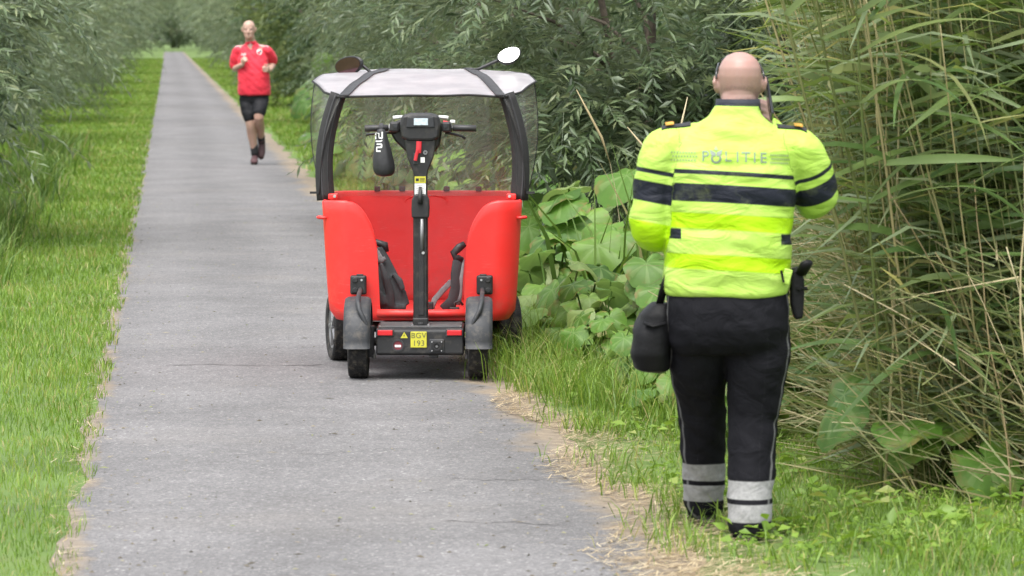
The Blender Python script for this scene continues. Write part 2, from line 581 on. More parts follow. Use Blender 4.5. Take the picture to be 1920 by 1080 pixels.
tuft_field('long_grass', [(1.80, 19.9, 1.0), (1.85, 19.2, 0.8), (1.98, 18.6, 1.1), (2.02, 20.2, 1.3), (2.15, 19.3, 1.2), (1.82, 20.9, 1.0), (1.95, 21.6, 1.3), (2.2, 18.2, 1.2), (2.35, 17.4, 1.0), (1.9, 22.5, 1.2), (2.0, 23.6, 1.4)],
           260, 0.10, 0.24, 'tufts of light green grass beside the red cart wheel', M_GRASS, g1, 0.0022, 0.8)
tuft_field('long_grass', [(1.8 + 1.6 * g1.random(), 12.6 + 6.5 * g1.random() ** 1.3, 0.8 + 0.5 * g1.random()) for _ in range(60)], 80, 0.09, 0.105,
           'uneven grass tufts around the feet of the police officer', M_GRASS, g1, 0.0026, 0.9)

# dry mowings strewn along the path edge
def litter(name, n, sampler, label, rg):
    x, y = sampler(n)
    a = rg.normal(0.3, 0.9, n); L = rg.uniform(0.015, 0.055, n); w = rg.uniform(0.0010, 0.0026, n)
    ux, uy = np.cos(a), np.sin(a)
    z = np.where(x < PATH_R, 0.016, 0.006) + rg.random(n) * 0.014
    tilt = rg.normal(0, 0.06, n)
    V = np.zeros((n, 4, 3))
    for k, (s, t) in enumerate(((-1, -1), (1, -1), (1, 1), (-1, 1))):
        V[:, k, 0] = x + ux * L * s - uy * w * t
        V[:, k, 1] = y + uy * L * s + ux * w * t
        V[:, k, 2] = z + np.abs(tilt) * L * (s + 1)
    q = np.arange(n)[:, None] * 4 + np.array([[0, 1, 2, 3]])
    o = add(name, fast_mesh(name, V.reshape(-1, 3), [q], {'rnd': np.repeat(rg.random(n), 4)}), M_STRAW)
    tag(o, label, 'straw', kind='stuff')
def s_right(n):
    y = 12.0 + 14 * g1.random(n) ** 1.6
    x = 1.66 + np.abs(g1.normal(0, 0.16, n)) * np.clip(1.3 - (y - 14) * 0.05, 0.4, 1.3) + 0.10 * np.sin(y * 2.3) + np.clip((17 - y) / 9, 0, 0.40) * (g1.random(n) * 1.0 - 0.40)
    return x, y
litter('straw_litter', 8500, s_right, 'dry mown straw strewn along the path edge near the police officer', g1)
def s_left(n):
    y = 12.0 + 22 * g1.random(n)
    return -0.37 + g1.normal(0, 0.035, n) + 0.03 * np.sin(y * 3), y
litter('straw_litter', 600, s_left, 'thin line of dry straw along the mown verge edge of the path', g1)

# loose grit, twigs and leaf scraps lying on the asphalt
def path_litter(n, rg):
    y = 12.5 + 30 * rg.random(n) ** 1.5; x = PATH_L + 0.1 + (PATH_R - PATH_L - 0.15) * rg.random(n)
    k = rg.random(n) < 0.5
    x = np.where(k, np.where(rg.random(n) < 0.5, PATH_L + np.abs(rg.normal(0, 0.16, n)), PATH_R - np.abs(rg.normal(0, 0.25, n))), x)
    a = rg.uniform(0, 6.28, n); L = rg.uniform(0.004, 0.014, n) * np.where(rg.random(n) < 0.12, 2.6, 1); w = rg.uniform(0.002, 0.006, n)
    ux, uy = np.cos(a), np.sin(a)
    z = 0.0085 + 0.010 * np.sin(np.pi * np.clip((x - PATH_L) / (PATH_R - PATH_L), 0, 1)) + 0.001
    c = np.stack([x, y, z], 1); U = np.stack([ux * L, uy * L, 0 * x], 1); W = np.stack([-uy * w, ux * w, 0 * x], 1)
    top = np.stack([0 * x, 0 * x, 0.002 + 0.005 * rg.random(n)], 1)
    V = np.stack([c - U, c + W, c + U, c - W, c + top], 1)
    q = np.arange(n)[:, None] * 5
    F = np.concatenate([q + np.array([[0, 3, 4]]), q + np.array([[3, 2, 4]]), q + np.array([[2, 1, 4]]), q + np.array([[1, 0, 4]])])
    m = leaf_mat('grit and leaf scraps', [(0.0, (0.05, 0.045, 0.035)), (0.5, (0.13, 0.11, 0.08)), (0.8, (0.26, 0.23, 0.17)), (1.0, (0.16, 0.20, 0.06))], None, 0.05, 0.8)
    o = add('path_litter', fast_mesh('path_litter', V.reshape(-1, 3), [F], {'rnd': np.repeat(rg.random(n), 5)}), m)
    tag(o, 'loose grit and leaf scraps lying on the asphalt path', 'litter', kind='stuff')
path_litter(1100, g1)

# ================================================================== the red cargo cart
M_RED = mat('red moulded plastic', (0.78, 0.032, 0.028), 0.42, var=0.05, vscale=5, bump=0.04, bscale=160, spec=0.45, grime=0.05, scuff=0.5)
M_BLACK = mat('black powder coat', (0.011, 0.011, 0.012), 0.42, var=0.2, bump=0.05, bscale=220, grime=0.25)
M_BLACKP = mat('black plastic', (0.014, 0.014, 0.0155), 0.5, var=0.2, bump=0.06, bscale=180, grime=0.15)
M_GREYP = mat('grey fender plastic', (0.024, 0.026, 0.030), 0.6, var=0.15, bump=0.06, bscale=140, grime=0.35)
M_RUBBER = mat('tyre rubber', (0.012, 0.0115, 0.0115), 0.85, var=0.25, bump=0.15, bscale=120, grime=0.45)
M_STEEL = mat('zinc steel', (0.55, 0.55, 0.56), 0.35, 0.9, var=0.1)
M_ALU = mat('grey alloy', (0.20, 0.20, 0.205), 0.45, 0.6, var=0.1, grime=0.3)
M_DECK = mat('ribbed deck rubber', (0.05, 0.052, 0.055), 0.75, var=0.25, bump=0.3, bscale=90, grime=0.5)
M_LAMP = mat('red lamp lens', (0.55, 0.015, 0.02), 0.15, var=0.1, spec=0.7)
M_YEL = mat('yellow number plate', (0.50, 0.47, 0.04), 0.45, var=0.05)
M_PLTXT = mat('plate lettering', (0.12, 0.115, 0.05), 0.5)
M_WHITE = mat('white print', (0.78, 0.78, 0.76), 0.5, var=0.04)
M_REDTAG = mat('red lanyard', (0.5, 0.02, 0.03), 0.5)
M_FOAM = mat('dark fabric sleeve', (0.018, 0.0175, 0.018), 0.85, var=0.2, bump=0.25, bscale=70)
M_STRAP = mat('grey webbing', (0.034, 0.034, 0.037), 0.8, var=0.2, bump=0.2, bscale=250)
M_GFAB = mat('charcoal canvas', (0.032, 0.038, 0.041), 0.85, var=0.3, bump=0.3, bscale=60)
M_GFAB2 = mat('grey canvas lining', (0.16, 0.16, 0.165), 0.85, var=0.3, bump=0.3, bscale=60)

def canvas_mat():
    m, nt, out = new_mat('white roof canvas')
    co = objco(nt)
    nz = noise_n(nt, 6, 6, 0.65, co)
    c = ramp(nt, nz, [(0.25, (0.55, 0.55, 0.58)), (0.65, (0.72, 0.72, 0.74))])
    d = N(nt, 'ShaderNodeBsdfPrincipled', i_Roughness=0.38)
    d.inputs['Specular IOR Level'].default_value = 0.6
    t = N(nt, 'ShaderNodeBsdfTranslucent')
    nt.links.new(c, d.inputs['Base Color']); nt.links.new(c, t.inputs['Color'])
    bn = N(nt, 'ShaderNodeBump'); bn.inputs['Strength'].default_value = 0.5; bn.inputs['Distance'].default_value = 0.02
    mp = N(nt, 'ShaderNodeMapping'); mp.inputs['Scale'].default_value = (2.2, 7, 3)
    nt.links.new(co, mp.inputs[0])
    nt.links.new(noise_n(nt, 2.2, 3, 0.5, mp.outputs[0], 1.0), bn.inputs['Height'])
    nt.links.new(bn.outputs[0], d.inputs['Normal'])
    ms = N(nt, 'ShaderNodeMixShader'); ms.inputs[0].default_value = 0.66
    nt.links.new(d.outputs[0], ms.inputs[1]); nt.links.new(t.outputs[0], ms.inputs[2])
    nt.links.new(ms.outputs[0], out.inputs[0])
    return m

def clear_mat(name, haze, tint):
    """scuffed flexible clear plastic with dried drops"""
    m, nt, out = new_mat(name)
    co = objco(nt)
    tr = N(nt, 'ShaderNodeBsdfTransparent'); tr.inputs[0].default_value = (*tint, 1)
    gl = N(nt, 'ShaderNodeBsdfGlossy'); gl.inputs['Roughness'].default_value = 0.12
    df = N(nt, 'ShaderNodeBsdfDiffuse'); df.inputs[0].default_value = (0.62, 0.60, 0.56, 1)
    vor = N(nt, 'ShaderNodeTexVoronoi'); vor.inputs['Scale'].default_value = 34
    nt.links.new(co, vor.inputs['Vector'])
    drops = ramp(nt, vor.outputs['Distance'], [(0.10, 0.55), (0.16, 0.0)])
    pick = ramp(nt, noise_n(nt, 5, 4, 0.6, co), [(0.5, 0.0), (0.62, 1.0)])
    veil = ramp(nt, noise_n(nt, 2.6, 5, 0.65, co), [(0.3, haze * 0.45), (0.75, haze * 1.5)])
    f = math_n(nt, 'ADD', veil, math_n(nt, 'MULTIPLY', drops, pick), clamp=True)
    m1 = N(nt, 'ShaderNodeMixShader'); nt.links.new(f, m1.inputs[0])
    nt.links.new(tr.outputs[0], m1.inputs[1]); nt.links.new(df.outputs[0], m1.inputs[2])
    m2 = N(nt, 'ShaderNodeMixShader'); m2.inputs[0].default_value = 0.07
    nt.links.new(m1.outputs[0], m2.inputs[1]); nt.links.new(gl.outputs[0], m2.inputs[2])
    nt.links.new(m2.outputs[0], out.inputs[0])
    return m
M_CANVAS = canvas_mat()
M_CLEAR = clear_mat('scuffed clear plastic', 0.13, (0.93, 0.92, 0.89))
M_CLEARS = clear_mat('clear side plastic', 0.10, (0.90, 0.91, 0.91))
m_, nt_, out_ = new_mat('mirror glass')
b_ = N(nt_, 'ShaderNodeBsdfPrincipled', i_Metallic=1.0, i_Roughness=0.03)
nt_.links.new(ramp(nt_, noise_n(nt_, 20, 4, 0.6, objco(nt_)), [(0.3, (0.85, 0.86, 0.87)), (0.7, (0.9, 0.91, 0.92))]), b_.inputs['Base Color'])
nt_.links.new(b_.outputs[0], out_.inputs[0])
M_MIRROR = m_
M_MIRROR2 = mat('mirror with painted reflection', (0.16, 0.085, 0.095), 0.12, 0.9, var=0.25, vscale=14)  # left mirror: its dark maroon reflection is put into the glass colour
m_, nt_, out_ = new_mat('console screen')
b_ = N(nt_, 'ShaderNodeBsdfPrincipled', i_Roughness=0.2)
nt_.links.new(ramp(nt_, noise_n(nt_, 60, 2, 0.5, objco(nt_)), [(0.4, (0.42, 0.50, 0.55)), (0.6, (0.55, 0.62, 0.66))]), b_.inputs['Base Color'])
nt_.links.new(b_.outputs[0], out_.inputs[0])
M_SCREEN = m_

cart = empty('cargo_cart', (1.307, 19.963, 0.0), -YAW)
tag(cart, 'red stand-on electric cargo cart with white canvas roof parked at the path edge', 'cargo cart')
CZ = 0.016       # the cart stands on the slightly cambered path
def part(name, g, m, parent=cart, **kw):
    me = g.mesh(name) if isinstance(g, G) else g
    return add(name, me, m, parent, **kw)

# ---- tub: rounded-rectangle wall, tapered, with the standing cut-out at the rear
def tub_mesh():
    hw_t, hw_b = 0.533, 0.492
    y0t, y0b, y1t, y1b = 0.30, 0.33, 1.63, 1.52
    zt, zb = 0.93, 0.288
    def plan(u_side, z, inset):
        pass
    # perimeter sampled as (kind, parameter); corners radius rc
    rc = 0.13
    samp = []          # list of (sx, sy) unit rounded-rect params resolved per level
    xs = [0.0, 0.10, 0.18, 0.215, 0.222, 0.228, 0.233, 0.237, 0.241, 0.246, 0.252, 0.262, 0.275, 0.29, 0.308, 0.325, 0.345, 0.37]
    rear_r = [('rear', x) for x in xs]
    cor1 = [('c1', a) for a in np.linspace(0, 90, 9)]
    side_r = [('sr', t) for t in np.linspace(0.1, 0.9, 9)]
    cor2 = [('c2', a) for a in np.linspace(0, 90, 9)]
    front_h = [('fr', t) for t in np.linspace(0.85, 0.0, 9)]
    half = rear_r + cor1 + side_r + cor2 + front_h
    def top_z(x):
        pts = [(0.0, 0.335), (0.216, 0.335), (0.222, 0.36), (0.226, 0.45), (0.231, 0.60), (0.237, 0.69), (0.246, 0.745), (0.262, 0.80), (0.285, 0.855), (0.310, 0.895), (0.335, 0.918), (0.36, 0.928), (0.38, 0.93), (9, 0.93)]
        for (a, za), (b, zb_) in zip(pts, pts[1:]):
            if x <= b:
                return za + (zb_ - za) * (x - a) / (b - a)
        return 0.93
    def pos(s, z, off):
        k = (z - zb) / (zt - zb)
        k = max(0, min(1, k)) ** 0.8
        hw = hw_b + (hw_t - hw_b) * k - off - 0.035 * max(0, 1 - (z - zb) / 0.07) ** 2
        y0 = y0b + (y0t - y0b) * k + off
        y1 = y1b + (y1t - y1b) * k - off
        r_ = max(rc - off, 0.02)
        kind, t = s
        if kind == 'rear': return (0.246 + (t - 0.246) * (hw - r_ - 0.25) / 0.124 if t > 0.246 else t, y0)
        if kind == 'c1':
            a = R(t); return (hw - r_ + r_ * math.sin(a), y0 + r_ - r_ * math.cos(a))
        if kind == 'sr': return (hw, (y0 + r_) + (y1 - y0 - 2 * r_) * t)
        if kind == 'c2':
            a = R(t); return (hw - r_ + r_ * math.cos(a), y1 - r_ + r_ * math.sin(a))
        return ((hw - r_) * t, y1 + 0.025 * (1 - t * t))
    full = half + [('M', s) for s in reversed(half[1:-1])]
    T = 0.028
    NL = 12
    V, F = [], []
    n = len(full)
    rows = []
    for s in full:
        mir = s[0] == 'M'
        q = s[1] if mir else s
        ztop = top_z(q[1]) if q[0] == 'rear' else 0.93
        col = []
        seq = [(zb + 0.012, T * 0.6), (zb, T * 0.3)] + [(zb + (ztop - zb - 0.012) * (i / NL), 0.0) for i in range(0, NL + 1)]
        seq[2] = (zb + 0.006, 0.0)
        seq += [(ztop - 0.003, 0.006), (ztop, T * 0.5), (ztop - 0.003, T - 0.006)]
        seq += [(zb + 0.03 + (ztop - zb - 0.042) * (i / NL), T) for i in range(NL, -1, -1)]
        for (z, off) in seq:
            x, y = pos(q, z, off)
            col.append((-x if mir else x, y, z))
        rows.append(col)
    m = len(rows[0])
    for c_ in rows:
        V += c_
    for i in range(n):
        j = (i + 1) % n
        for k in range(m):
            k2 = (k + 1) % m
            F.append((i * m + k, j * m + k, j * m + k2, i * m + k2))
    return G().put(V, F).mesh('tub')
tub = part('tub', tub_mesh(), M_RED, smooth=True)
fl = G().prism([(-0.40, 0.345), (0.40, 0.345), (0.42, 1.44), (-0.42, 1.44)], 0.292, 0.326, 'z')
part('floor_panel', fl, M_RED, tub, bevel=0.006)
sill = G().tube([(-0.238, 0.315, 0.332), (-0.1, 0.312, 0.330), (0.1, 0.312, 0.330), (0.238, 0.315, 0.332)], 0.021, 10)
part('entry_sill', sill, M_RED, tub, smooth=True)
# recessed grip in the front wall
g = G().lathe([(0.060, -0.002), (0.068, -0.008), (0.076, -0.002), (0.068, 0.010)], 'y', n=40)
for i, v in enumerate(g.v): g.v[i] = (v[0] * 1.75 - 0.004, v[1] * 1.0 + 1.622, v[2] * 0.55 + 0.868)
part('grip_rim', g, M_RED, tub, smooth=True)
for s in (-1, 1):
    g = G().tube([(s * 0.490, 0.37, 0.838), (s * 0.523, 0.36, 0.836), (s * 0.549, 0.37, 0.838), (s * 0.553, 0.41, 0.838)], [0.006, 0.013, 0.013, 0.006], 8, flat=0.7)
    part('side_lug', g, M_RED, tub, smooth=True)
    # pillar base brackets with rivets
    g = G().box((s * 0.475, 0.46, 0.945), (0.05, 0.09, 0.03))
    b = part('hinge_plate', g, M_RED, tub, bevel=0.006)
    g = G().disc((s * 0.465, 0.408, 0.948), 0.008, 0.012, 'y', 10)
    part('rivet', g, M_STEEL, b)
for x in (-0.28, -0.14, 0.11, 0.29):
    part('snap_clip', G().box((x, 1.628 - abs(x) * 0.05, 0.94), (0.034, 0.02, 0.028)), M_BLACKP, tub, bevel=0.004)

# ---- rear deck
deck = part('rear_deck', G().prism([(-0.13, 0.150), (-0.105, 0.143), (0.31, 0.143), (0.31, 0.283), (-0.10, 0.283), (-0.125, 0.272)], -0.228, 0.228, 'x'), M_BLACK, bevel=0.008)
part('deck_mat', G().box((0, 0.09, 0.2865), (0.432, 0.36, 0.006)), M_DECK, deck, bevel=0.002)
YF = -0.128
for s in (-1, 1):
    f = part('tail_lamp_frame', G().box((s * 0.180, YF - 0.003, 0.262), (0.092, 0.012, 0.042)), M_GREYP, deck, bevel=0.005)
    part('tail_lamp', G().box((s * 0.180, YF - 0.012, 0.262), (0.078, 0.012, 0.028)), M_LAMP, f, bevel=0.004)
    part('deck_screw', G().disc((s * 0.212, -0.06, 0.291), 0.006, 0.006, 'z', 10), M_STEEL, deck)
    part('deck_screw', G().tube([(s * 0.243, -0.02, 0.12), (s * 0.247, -0.03, 0.165)], 0.012, 8), M_ALU, deck)
pl = part('number_plate', G().box((-0.006, YF - 0.006, 0.226), (0.084, 0.006, 0.084)), M_YEL, deck, bevel=0.005)
for txt, z in (('BGV', 0.247), ('193', 0.207)):
    me = text_mesh(txt, 0.041, 1.05)
    o = add('plate_lettering', me, M_PLTXT, pl, (-0.006, YF - 0.0102, z), (R(90), 0, 0))
tri = part('warning_triangle', G().prism([(-0.100, 0.234), (-0.062, 0.234), (-0.081, 0.266)], YF - 0.003, YF - 0.001, 'y'), M_YEL, deck)
part('bolt_symbol', G().prism([(-0.083, 0.240), (-0.078, 0.248), (-0.081, 0.248), (-0.079, 0.257), (-0.085, 0.246), (-0.082, 0.246)], YF - 0.0042, YF - 0.0032, 'y'), M_BLACKP, tri)
rb = part('speed_badge', G().lathe([(0.022, YF), (0.032, YF), (0.032, YF - 0.008), (0.024, YF - 0.008)], 'y', (-0.114, 0, 0.196), 28), M_GREYP, deck, smooth=False)
part('badge_disc', G().disc((-0.114, YF - 0.002, 0.196), 0.024, 0.003, 'y', 24), mat('badge maroon', (0.16, 0.02, 0.03), 0.5), rb)
part('badge_print', G().prism([(-0.128, 0.187), (-0.100, 0.187), (-0.097, 0.193), (-0.100, 0.199), (-0.128, 0.199), (-0.131, 0.193)], YF - 0.0055, YF - 0.004, 'y'), M_WHITE, rb)
sk = part('charge_socket', G().box((0.088, YF - 0.005, 0.192), (0.078, 0.014, 0.074)), M_GREYP, deck, bevel=0.006)
part('socket_face', G().box((0.088, YF - 0.0135, 0.192), (0.062, 0.006, 0.058)), M_BLACKP, sk, bevel=0.004)
part('socket_ring', G().lathe([(0.016, YF - 0.016), (0.023, YF - 0.016), (0.023, YF - 0.024), (0.017, YF - 0.024)], 'y', (0.088, 0, 0.192), 24), M_BLACKP, sk)
part('socket_pin', G().disc((0.088, YF - 0.020, 0.192), 0.006, 0.01, 'y', 12), M_ALU, sk)
for sx_ in (-1, 1):
    for sz_ in (-1, 1):
        part('socket_screw', G().disc((0.088 + sx_ * 0.025, YF - 0.017, 0.192 + sz_ * 0.023), 0.0035, 0.004, 'y', 8), M_STEEL, sk)
part('tow_lug', G().box((0.07, -0.08, 0.138), (0.05, 0.05, 0.022)), M_BLACK, deck, bevel=0.004)

# ---- wheels
def wheel_parts(x, y, r, w, steer, side):
    prof = [(r * 0.62, -w * 0.40), (r * 0.80, -w * 0.47), (r * 0.93, -w * 0.5), (r * 0.985, -w * 0.42), (r, -w * 0.22), (r, 0), (r, w * 0.22), (r * 0.985, w * 0.42), (r * 0.93, w * 0.5), (r * 0.80, w * 0.47), (r * 0.62, w * 0.40)]
    wh = part('wheel', G().lathe(prof, 'x', n=40), M_RUBBER, smooth=True, loc=(x, y, r + CZ), rot=(0, 0, steer))
    # tread blocks
    tg = G()
    for k in range(44):
        a = 2 * math.pi * k / 44
        for j, t in enumerate((-0.34, 0.34, -0.12, 0.12)):
            aa = a + (0.07 if j > 1 else 0)
            rr = r - (0.004 if abs(t) > 0.3 else 0.001)
            tg.box((t * w, rr * math.cos(aa), rr * math.sin(aa)), (w * 0.17, r * 0.09, 0.007), Matrix.Rotation(aa - math.pi / 2, 3, 'X'))
    part('tread', tg, M_RUBBER, wh)
    rim = part('rim', G().lathe([(0.03, w * 0.30 * side), (r * 0.50, w * 0.22 * side), (r * 0.60, w * 0.40 * side), (r * 0.64, w * 0.41 * side), (r * 0.64, 0), (0.03, 0)], 'x', n=32), M_ALU, wh, smooth=False)
    sp = G()
    for k in range(5):
        a = 2 * math.pi * k / 5
        sp.tube([(side * w * 0.33, 0.03 * math.cos(a), 0.03 * math.sin(a)), (side * w * 0.36, r * 0.6 * math.cos(a), r * 0.6 * math.sin(a))], [0.016, 0.011], 6)
    sp.disc((side * w * 0.34, 0, 0), 0.03, 0.03, 'x', 14)
    part('spokes', sp, M_ALU, wh, bevel=0.002)
    return wh
for s in (-1, 1):
    wheel_parts(s * 0.312 - 0.011, 0.0, 0.190, 0.104, 0.0, s)
    wheel_parts(s * 0.452 - 0.012, 1.10, 0.185, 0.125, R(11), s)
    # front axle arm
    part('axle_arm', G().tube([(s * 0.10, 1.10, 0.20), (s * 0.40, 1.10, 0.20)], 0.03, 10), M_BLACK, smooth=True)
    part('rear_axle', G().tube([(s * 0.20, 0, 0.205), (s * 0.34, 0, 0.205)], 0.022, 10), M_BLACK, smooth=True)
part('chassis_beam', G().box((0, 0.72, 0.225), (0.42, 0.90, 0.10)), M_BLACK, bevel=0.01)

# ---- rear mudguards and their stays
for s in (-1, 1):
    cx = s * 0.316 - 0.009
    rows = []
    for i in range(19):
        a = R(-5 + 170 * i / 18)
        row = []
        for t, dr in ((-0.066, -0.026), (-0.063, -0.008), (-0.050, 0.0), (0.0, 0.003), (0.050, 0.0), (0.063, -0.008), (0.066, -0.026)):
            rr = 0.232 + dr
            row.append((cx + t, -rr * math.cos(a), 0.205 + rr * math.sin(a)))
        rows.append(row)
    mud = part('mudguard', grid_sheet(rows, 'mudguard', 0.004), M_GREYP, smooth=True)
    bx = s * 0.334
    br = part('stay_bracket', G().box((bx, 0.272, 0.485), (0.086, 0.05, 0.102)), M_BLACKP, bevel=0.010)
    for zz in (0.512, 0.458):
        part('bracket_knob', G().disc((bx + s * 0.017, 0.242, zz), 0.014, 0.016, 'y', 18), M_BLACKP, br, bevel=0.003)
        part('bracket_screw', G().disc((bx - s * 0.018, 0.244, zz), 0.006, 0.008, 'y', 10), M_STEEL, br)
    part('bracket_cap', G().box((bx - s * 0.008, 0.262, 0.537), (0.036, 0.02, 0.012)), M_BLACKP, br, bevel=0.003)
    part('mudguard_stay', G().tube([(bx - s * 0.012, 0.250, 0.462), (bx - s * 0.012, 0.06, 0.450), (bx - s * 0.013, -0.15, 0.428), (bx - s * 0.022, -0.19, 0.385), (bx - s * 0.060, -0.20, 0.310), (bx - s * 0.070, -0.19, 0.275), (bx - s * 0.072, -0.12, 0.14)], 0.0125, 10), M_GREYP, mud, smooth=True)
    part('stay_plate', G().box((s * 0.252, -0.01, 0.215), (0.022, 0.08, 0.15)), M_BLACKP, mud, bevel=0.004)

# ---- steering column
col = part('steering_column', G().box((0, 0.085, 0.60), (0.078, 0.075, 0.60)), M_BLACK, bevel=0.010)
part('column_groove', G().box((0.004, 0.046, 0.57), (0.030, 0.010, 0.46)), M_BLACKP, col, bevel=0.003)
part('gas_strut', G().tube([(0.008, 0.036, 0.675), (0.008, 0.036, 0.845)], 0.010, 10), M_ALU, col, smooth=True)
part('strut_screw', G().disc((0.014, 0.034, 0.668), 0.008, 0.010, 'y', 10), M_STEEL, col)
bs = part('column_foot', G().box((0, 0.065, 0.305), (0.082, 0.10, 0.045)), M_BLACK, col, bevel=0.006)
for sx_ in (-1, 1):
    for yy in (0.02, -0.01):
        part('foot_screw', G().disc((sx_ * 0.042, yy + 0.005, 0.292), 0.007, 0.012, 'z', 10), M_STEEL, bs)
part('foot_latch', G().box((0, 0.008, 0.285), (0.030, 0.014, 0.040)), M_BLACKP, bs, bevel=0.004)
hb = part('hinge_block', G().prism([(-0.045, 0.850), (0.045, 0.850), (0.047, 0.90), (0.045, 0.945), (0.032, 0.972), (0, 0.980), (-0.032, 0.972), (-0.045, 0.945), (-0.047, 0.90)], 0.028, 0.130, 'y'), M_BLACKP, col, bevel=0.008)
part('hinge_lever', G().tube([(0, 0.02, 0.925), (0, 0.014, 0.96), (0, 0.030, 1.012)], [0.014, 0.013, 0.008], 10), M_BLACKP, hb, smooth=True)
up = part('upper_column', G().prism([(-0.036, 0.96), (0.036, 0.96), (0.036, 1.070), (0.040, 1.095), (0.068, 1.165), (0.078, 1.215), (0.082, 1.265), (-0.082, 1.265), (-0.078, 1.215), (-0.068, 1.165), (-0.040, 1.095), (-0.036, 1.070)], 0.045, 0.125, 'y'), M_BLACK, col, bevel=0.006)
yb = 0.0445
yl_ = part('warning_label', G().box((-0.001, yb - 0.001, 1.050), (0.058, 0.002, 0.034)), M_YEL, up)
part('label_print', G().box((-0.016, yb - 0.0028, 1.050), (0.016, 0.001, 0.014)), M_BLACKP, yl_)
for i in range(3):
    part('label_print', G().box((0.010, yb - 0.0028, 1.043 + i * 0.007), (0.026, 0.001, 0.0025)), M_BLACKP, yl_)
wl_ = part('instruction_label', G().box((-0.001, yb - 0.001, 0.998), (0.058, 0.002, 0.064)), M_WHITE, up)
for i in range(6):
    part('label_print', G().box((-0.003, yb - 0.0028, 0.976 + i * 0.009), (0.044 - 0.006 * (i % 3), 0.001, 0.002)), mat('grey print', (0.25, 0.25, 0.25), 0.6) if i == 0 else bpy.data.materials['grey print'], wl_)
part('key_slot', G().box((-0.024, yb - 0.004, 1.160), (0.026, 0.012, 0.058)), M_GREYP, up, bevel=0.003)
part('slot_hole', G().box((-0.024, yb - 0.0105, 1.155), (0.014, 0.003, 0.026)), M_BLACKP, up)
part('ignition_lock', G().lathe([(0.004, yb - 0.012), (0.011, yb - 0.012), (0.012, yb), (0.004, yb)], 'y', (0.026, 0, 1.192), 18), M_ALU, up)
part('sticker', G().box((0.012, yb - 0.001, 1.153), (0.022, 0.002, 0.028)), M_WHITE, up)
part('key_tag', G().tube([(-0.006, 0.030, 1.250), (-0.008, 0.028, 1.215), (-0.010, 0.028, 1.190)], 0.014, 8, flat=0.35), M_REDTAG, up)
part('key_tag', G().tube([(-0.012, 0.024, 1.205), (-0.020, 0.026, 1.180), (-0.026, 0.026, 1.150)], 0.009, 8, flat=0.4), M_REDTAG, up)
# console and bar
con = part('console', G().prism([(-0.098, 1.268), (-0.060, 1.252), (0.060, 1.252), (0.098, 1.268), (0.108, 1.335), (0.096, 1.385), (0.05, 1.397), (-0.05, 1.397), (-0.096, 1.385), (-0.108, 1.335)], 0.030, 0.15, 'y'), M_BLACKP, up, bevel=0.014)
part('console_bezel', G().prism([(-0.072, 1.322), (0.076, 1.322), (0.070, 1.380), (-0.066, 1.380)], 0.022, 0.034, 'y'), M_GREYP, con, bevel=0.005)
part('screen', G().box((0.004, 0.0195, 1.352), (0.074, 0.006, 0.036)), M_SCREEN, con, bevel=0.002)
part('console_shroud', G().prism([(-0.150, 1.345), (-0.155, 1.285), (-0.135, 1.250), (-0.072, 1.190), (0.072, 1.190), (0.100, 1.225), (0.112, 1.300), (0.10, 1.365), (-0.10, 1.365)], 0.115, 0.185, 'y'), M_BLACK, con, bevel=0.010)
bar = part('handlebar', G().tube([(-0.285, 0.085, 1.316), (-0.10, 0.10, 1.322), (0.10, 0.10, 1.322), (0.285, 0.085, 1.316)], 0.011, 10), M_ALU, up, smooth=True)
for s in (-1, 1):
    part('grip', G().tube([(s * 0.292, 0.084, 1.316), (s * 0.290, 0.084, 1.316), (s * 0.172, 0.094, 1.319), (s * 0.168, 0.094, 1.319)], [0.014, 0.0175, 0.0175, 0.014], 14), M_BLACKP, bar, smooth=True)
    part('switch_housing', G().box((s * 0.135, 0.085, 1.325), (0.052, 0.05, 0.055)), M_BLACKP, bar, bevel=0.012)
    part('switch_button', G().disc((s * 0.130, 0.057, 1.332), 0.011, 0.01, 'y', 14), M_GREYP, bar)
    part('lever_clamp', G().tube([(s * 0.165, 0.095, 1.319), (s * 0.155, 0.095, 1.319)], 0.022, 12), M_ALU if s < 0 else M_BLACKP, bar)
    lv = [(s * 0.13, 0.11, 1.295), (s * 0.175, 0.125, 1.285), (s * 0.215, 0.12, 1.275), (s * 0.235, 0.118, 1.262)] if s > 0 else [(-0.13, 0.11, 1.295), (-0.20, 0.135, 1.292), (-0.265, 0.135, 1.285), (-0.285, 0.13, 1.282)]
    part('brake_lever', G().tube(lv, [0.008, 0.007, 0.006, 0.008], 8), M_BLACKP, bar, smooth=True)
    part('reservoir_cap', G().tube([(s * 0.095, 0.12, 1.376), (s * 0.145, 0.12, 1.372)], 0.009, 8), M_WHITE, bar, smooth=True)
part('reservoir_cap', G().box((0.168, 0.11, 1.352), (0.026, 0.02, 0.016)), M_WHITE, bar, bevel=0.003)
part('stop_button', G().tube([(0.118, 0.075, 1.352), (0.152, 0.075, 1.345)], 0.007, 8), M_REDTAG, bar)

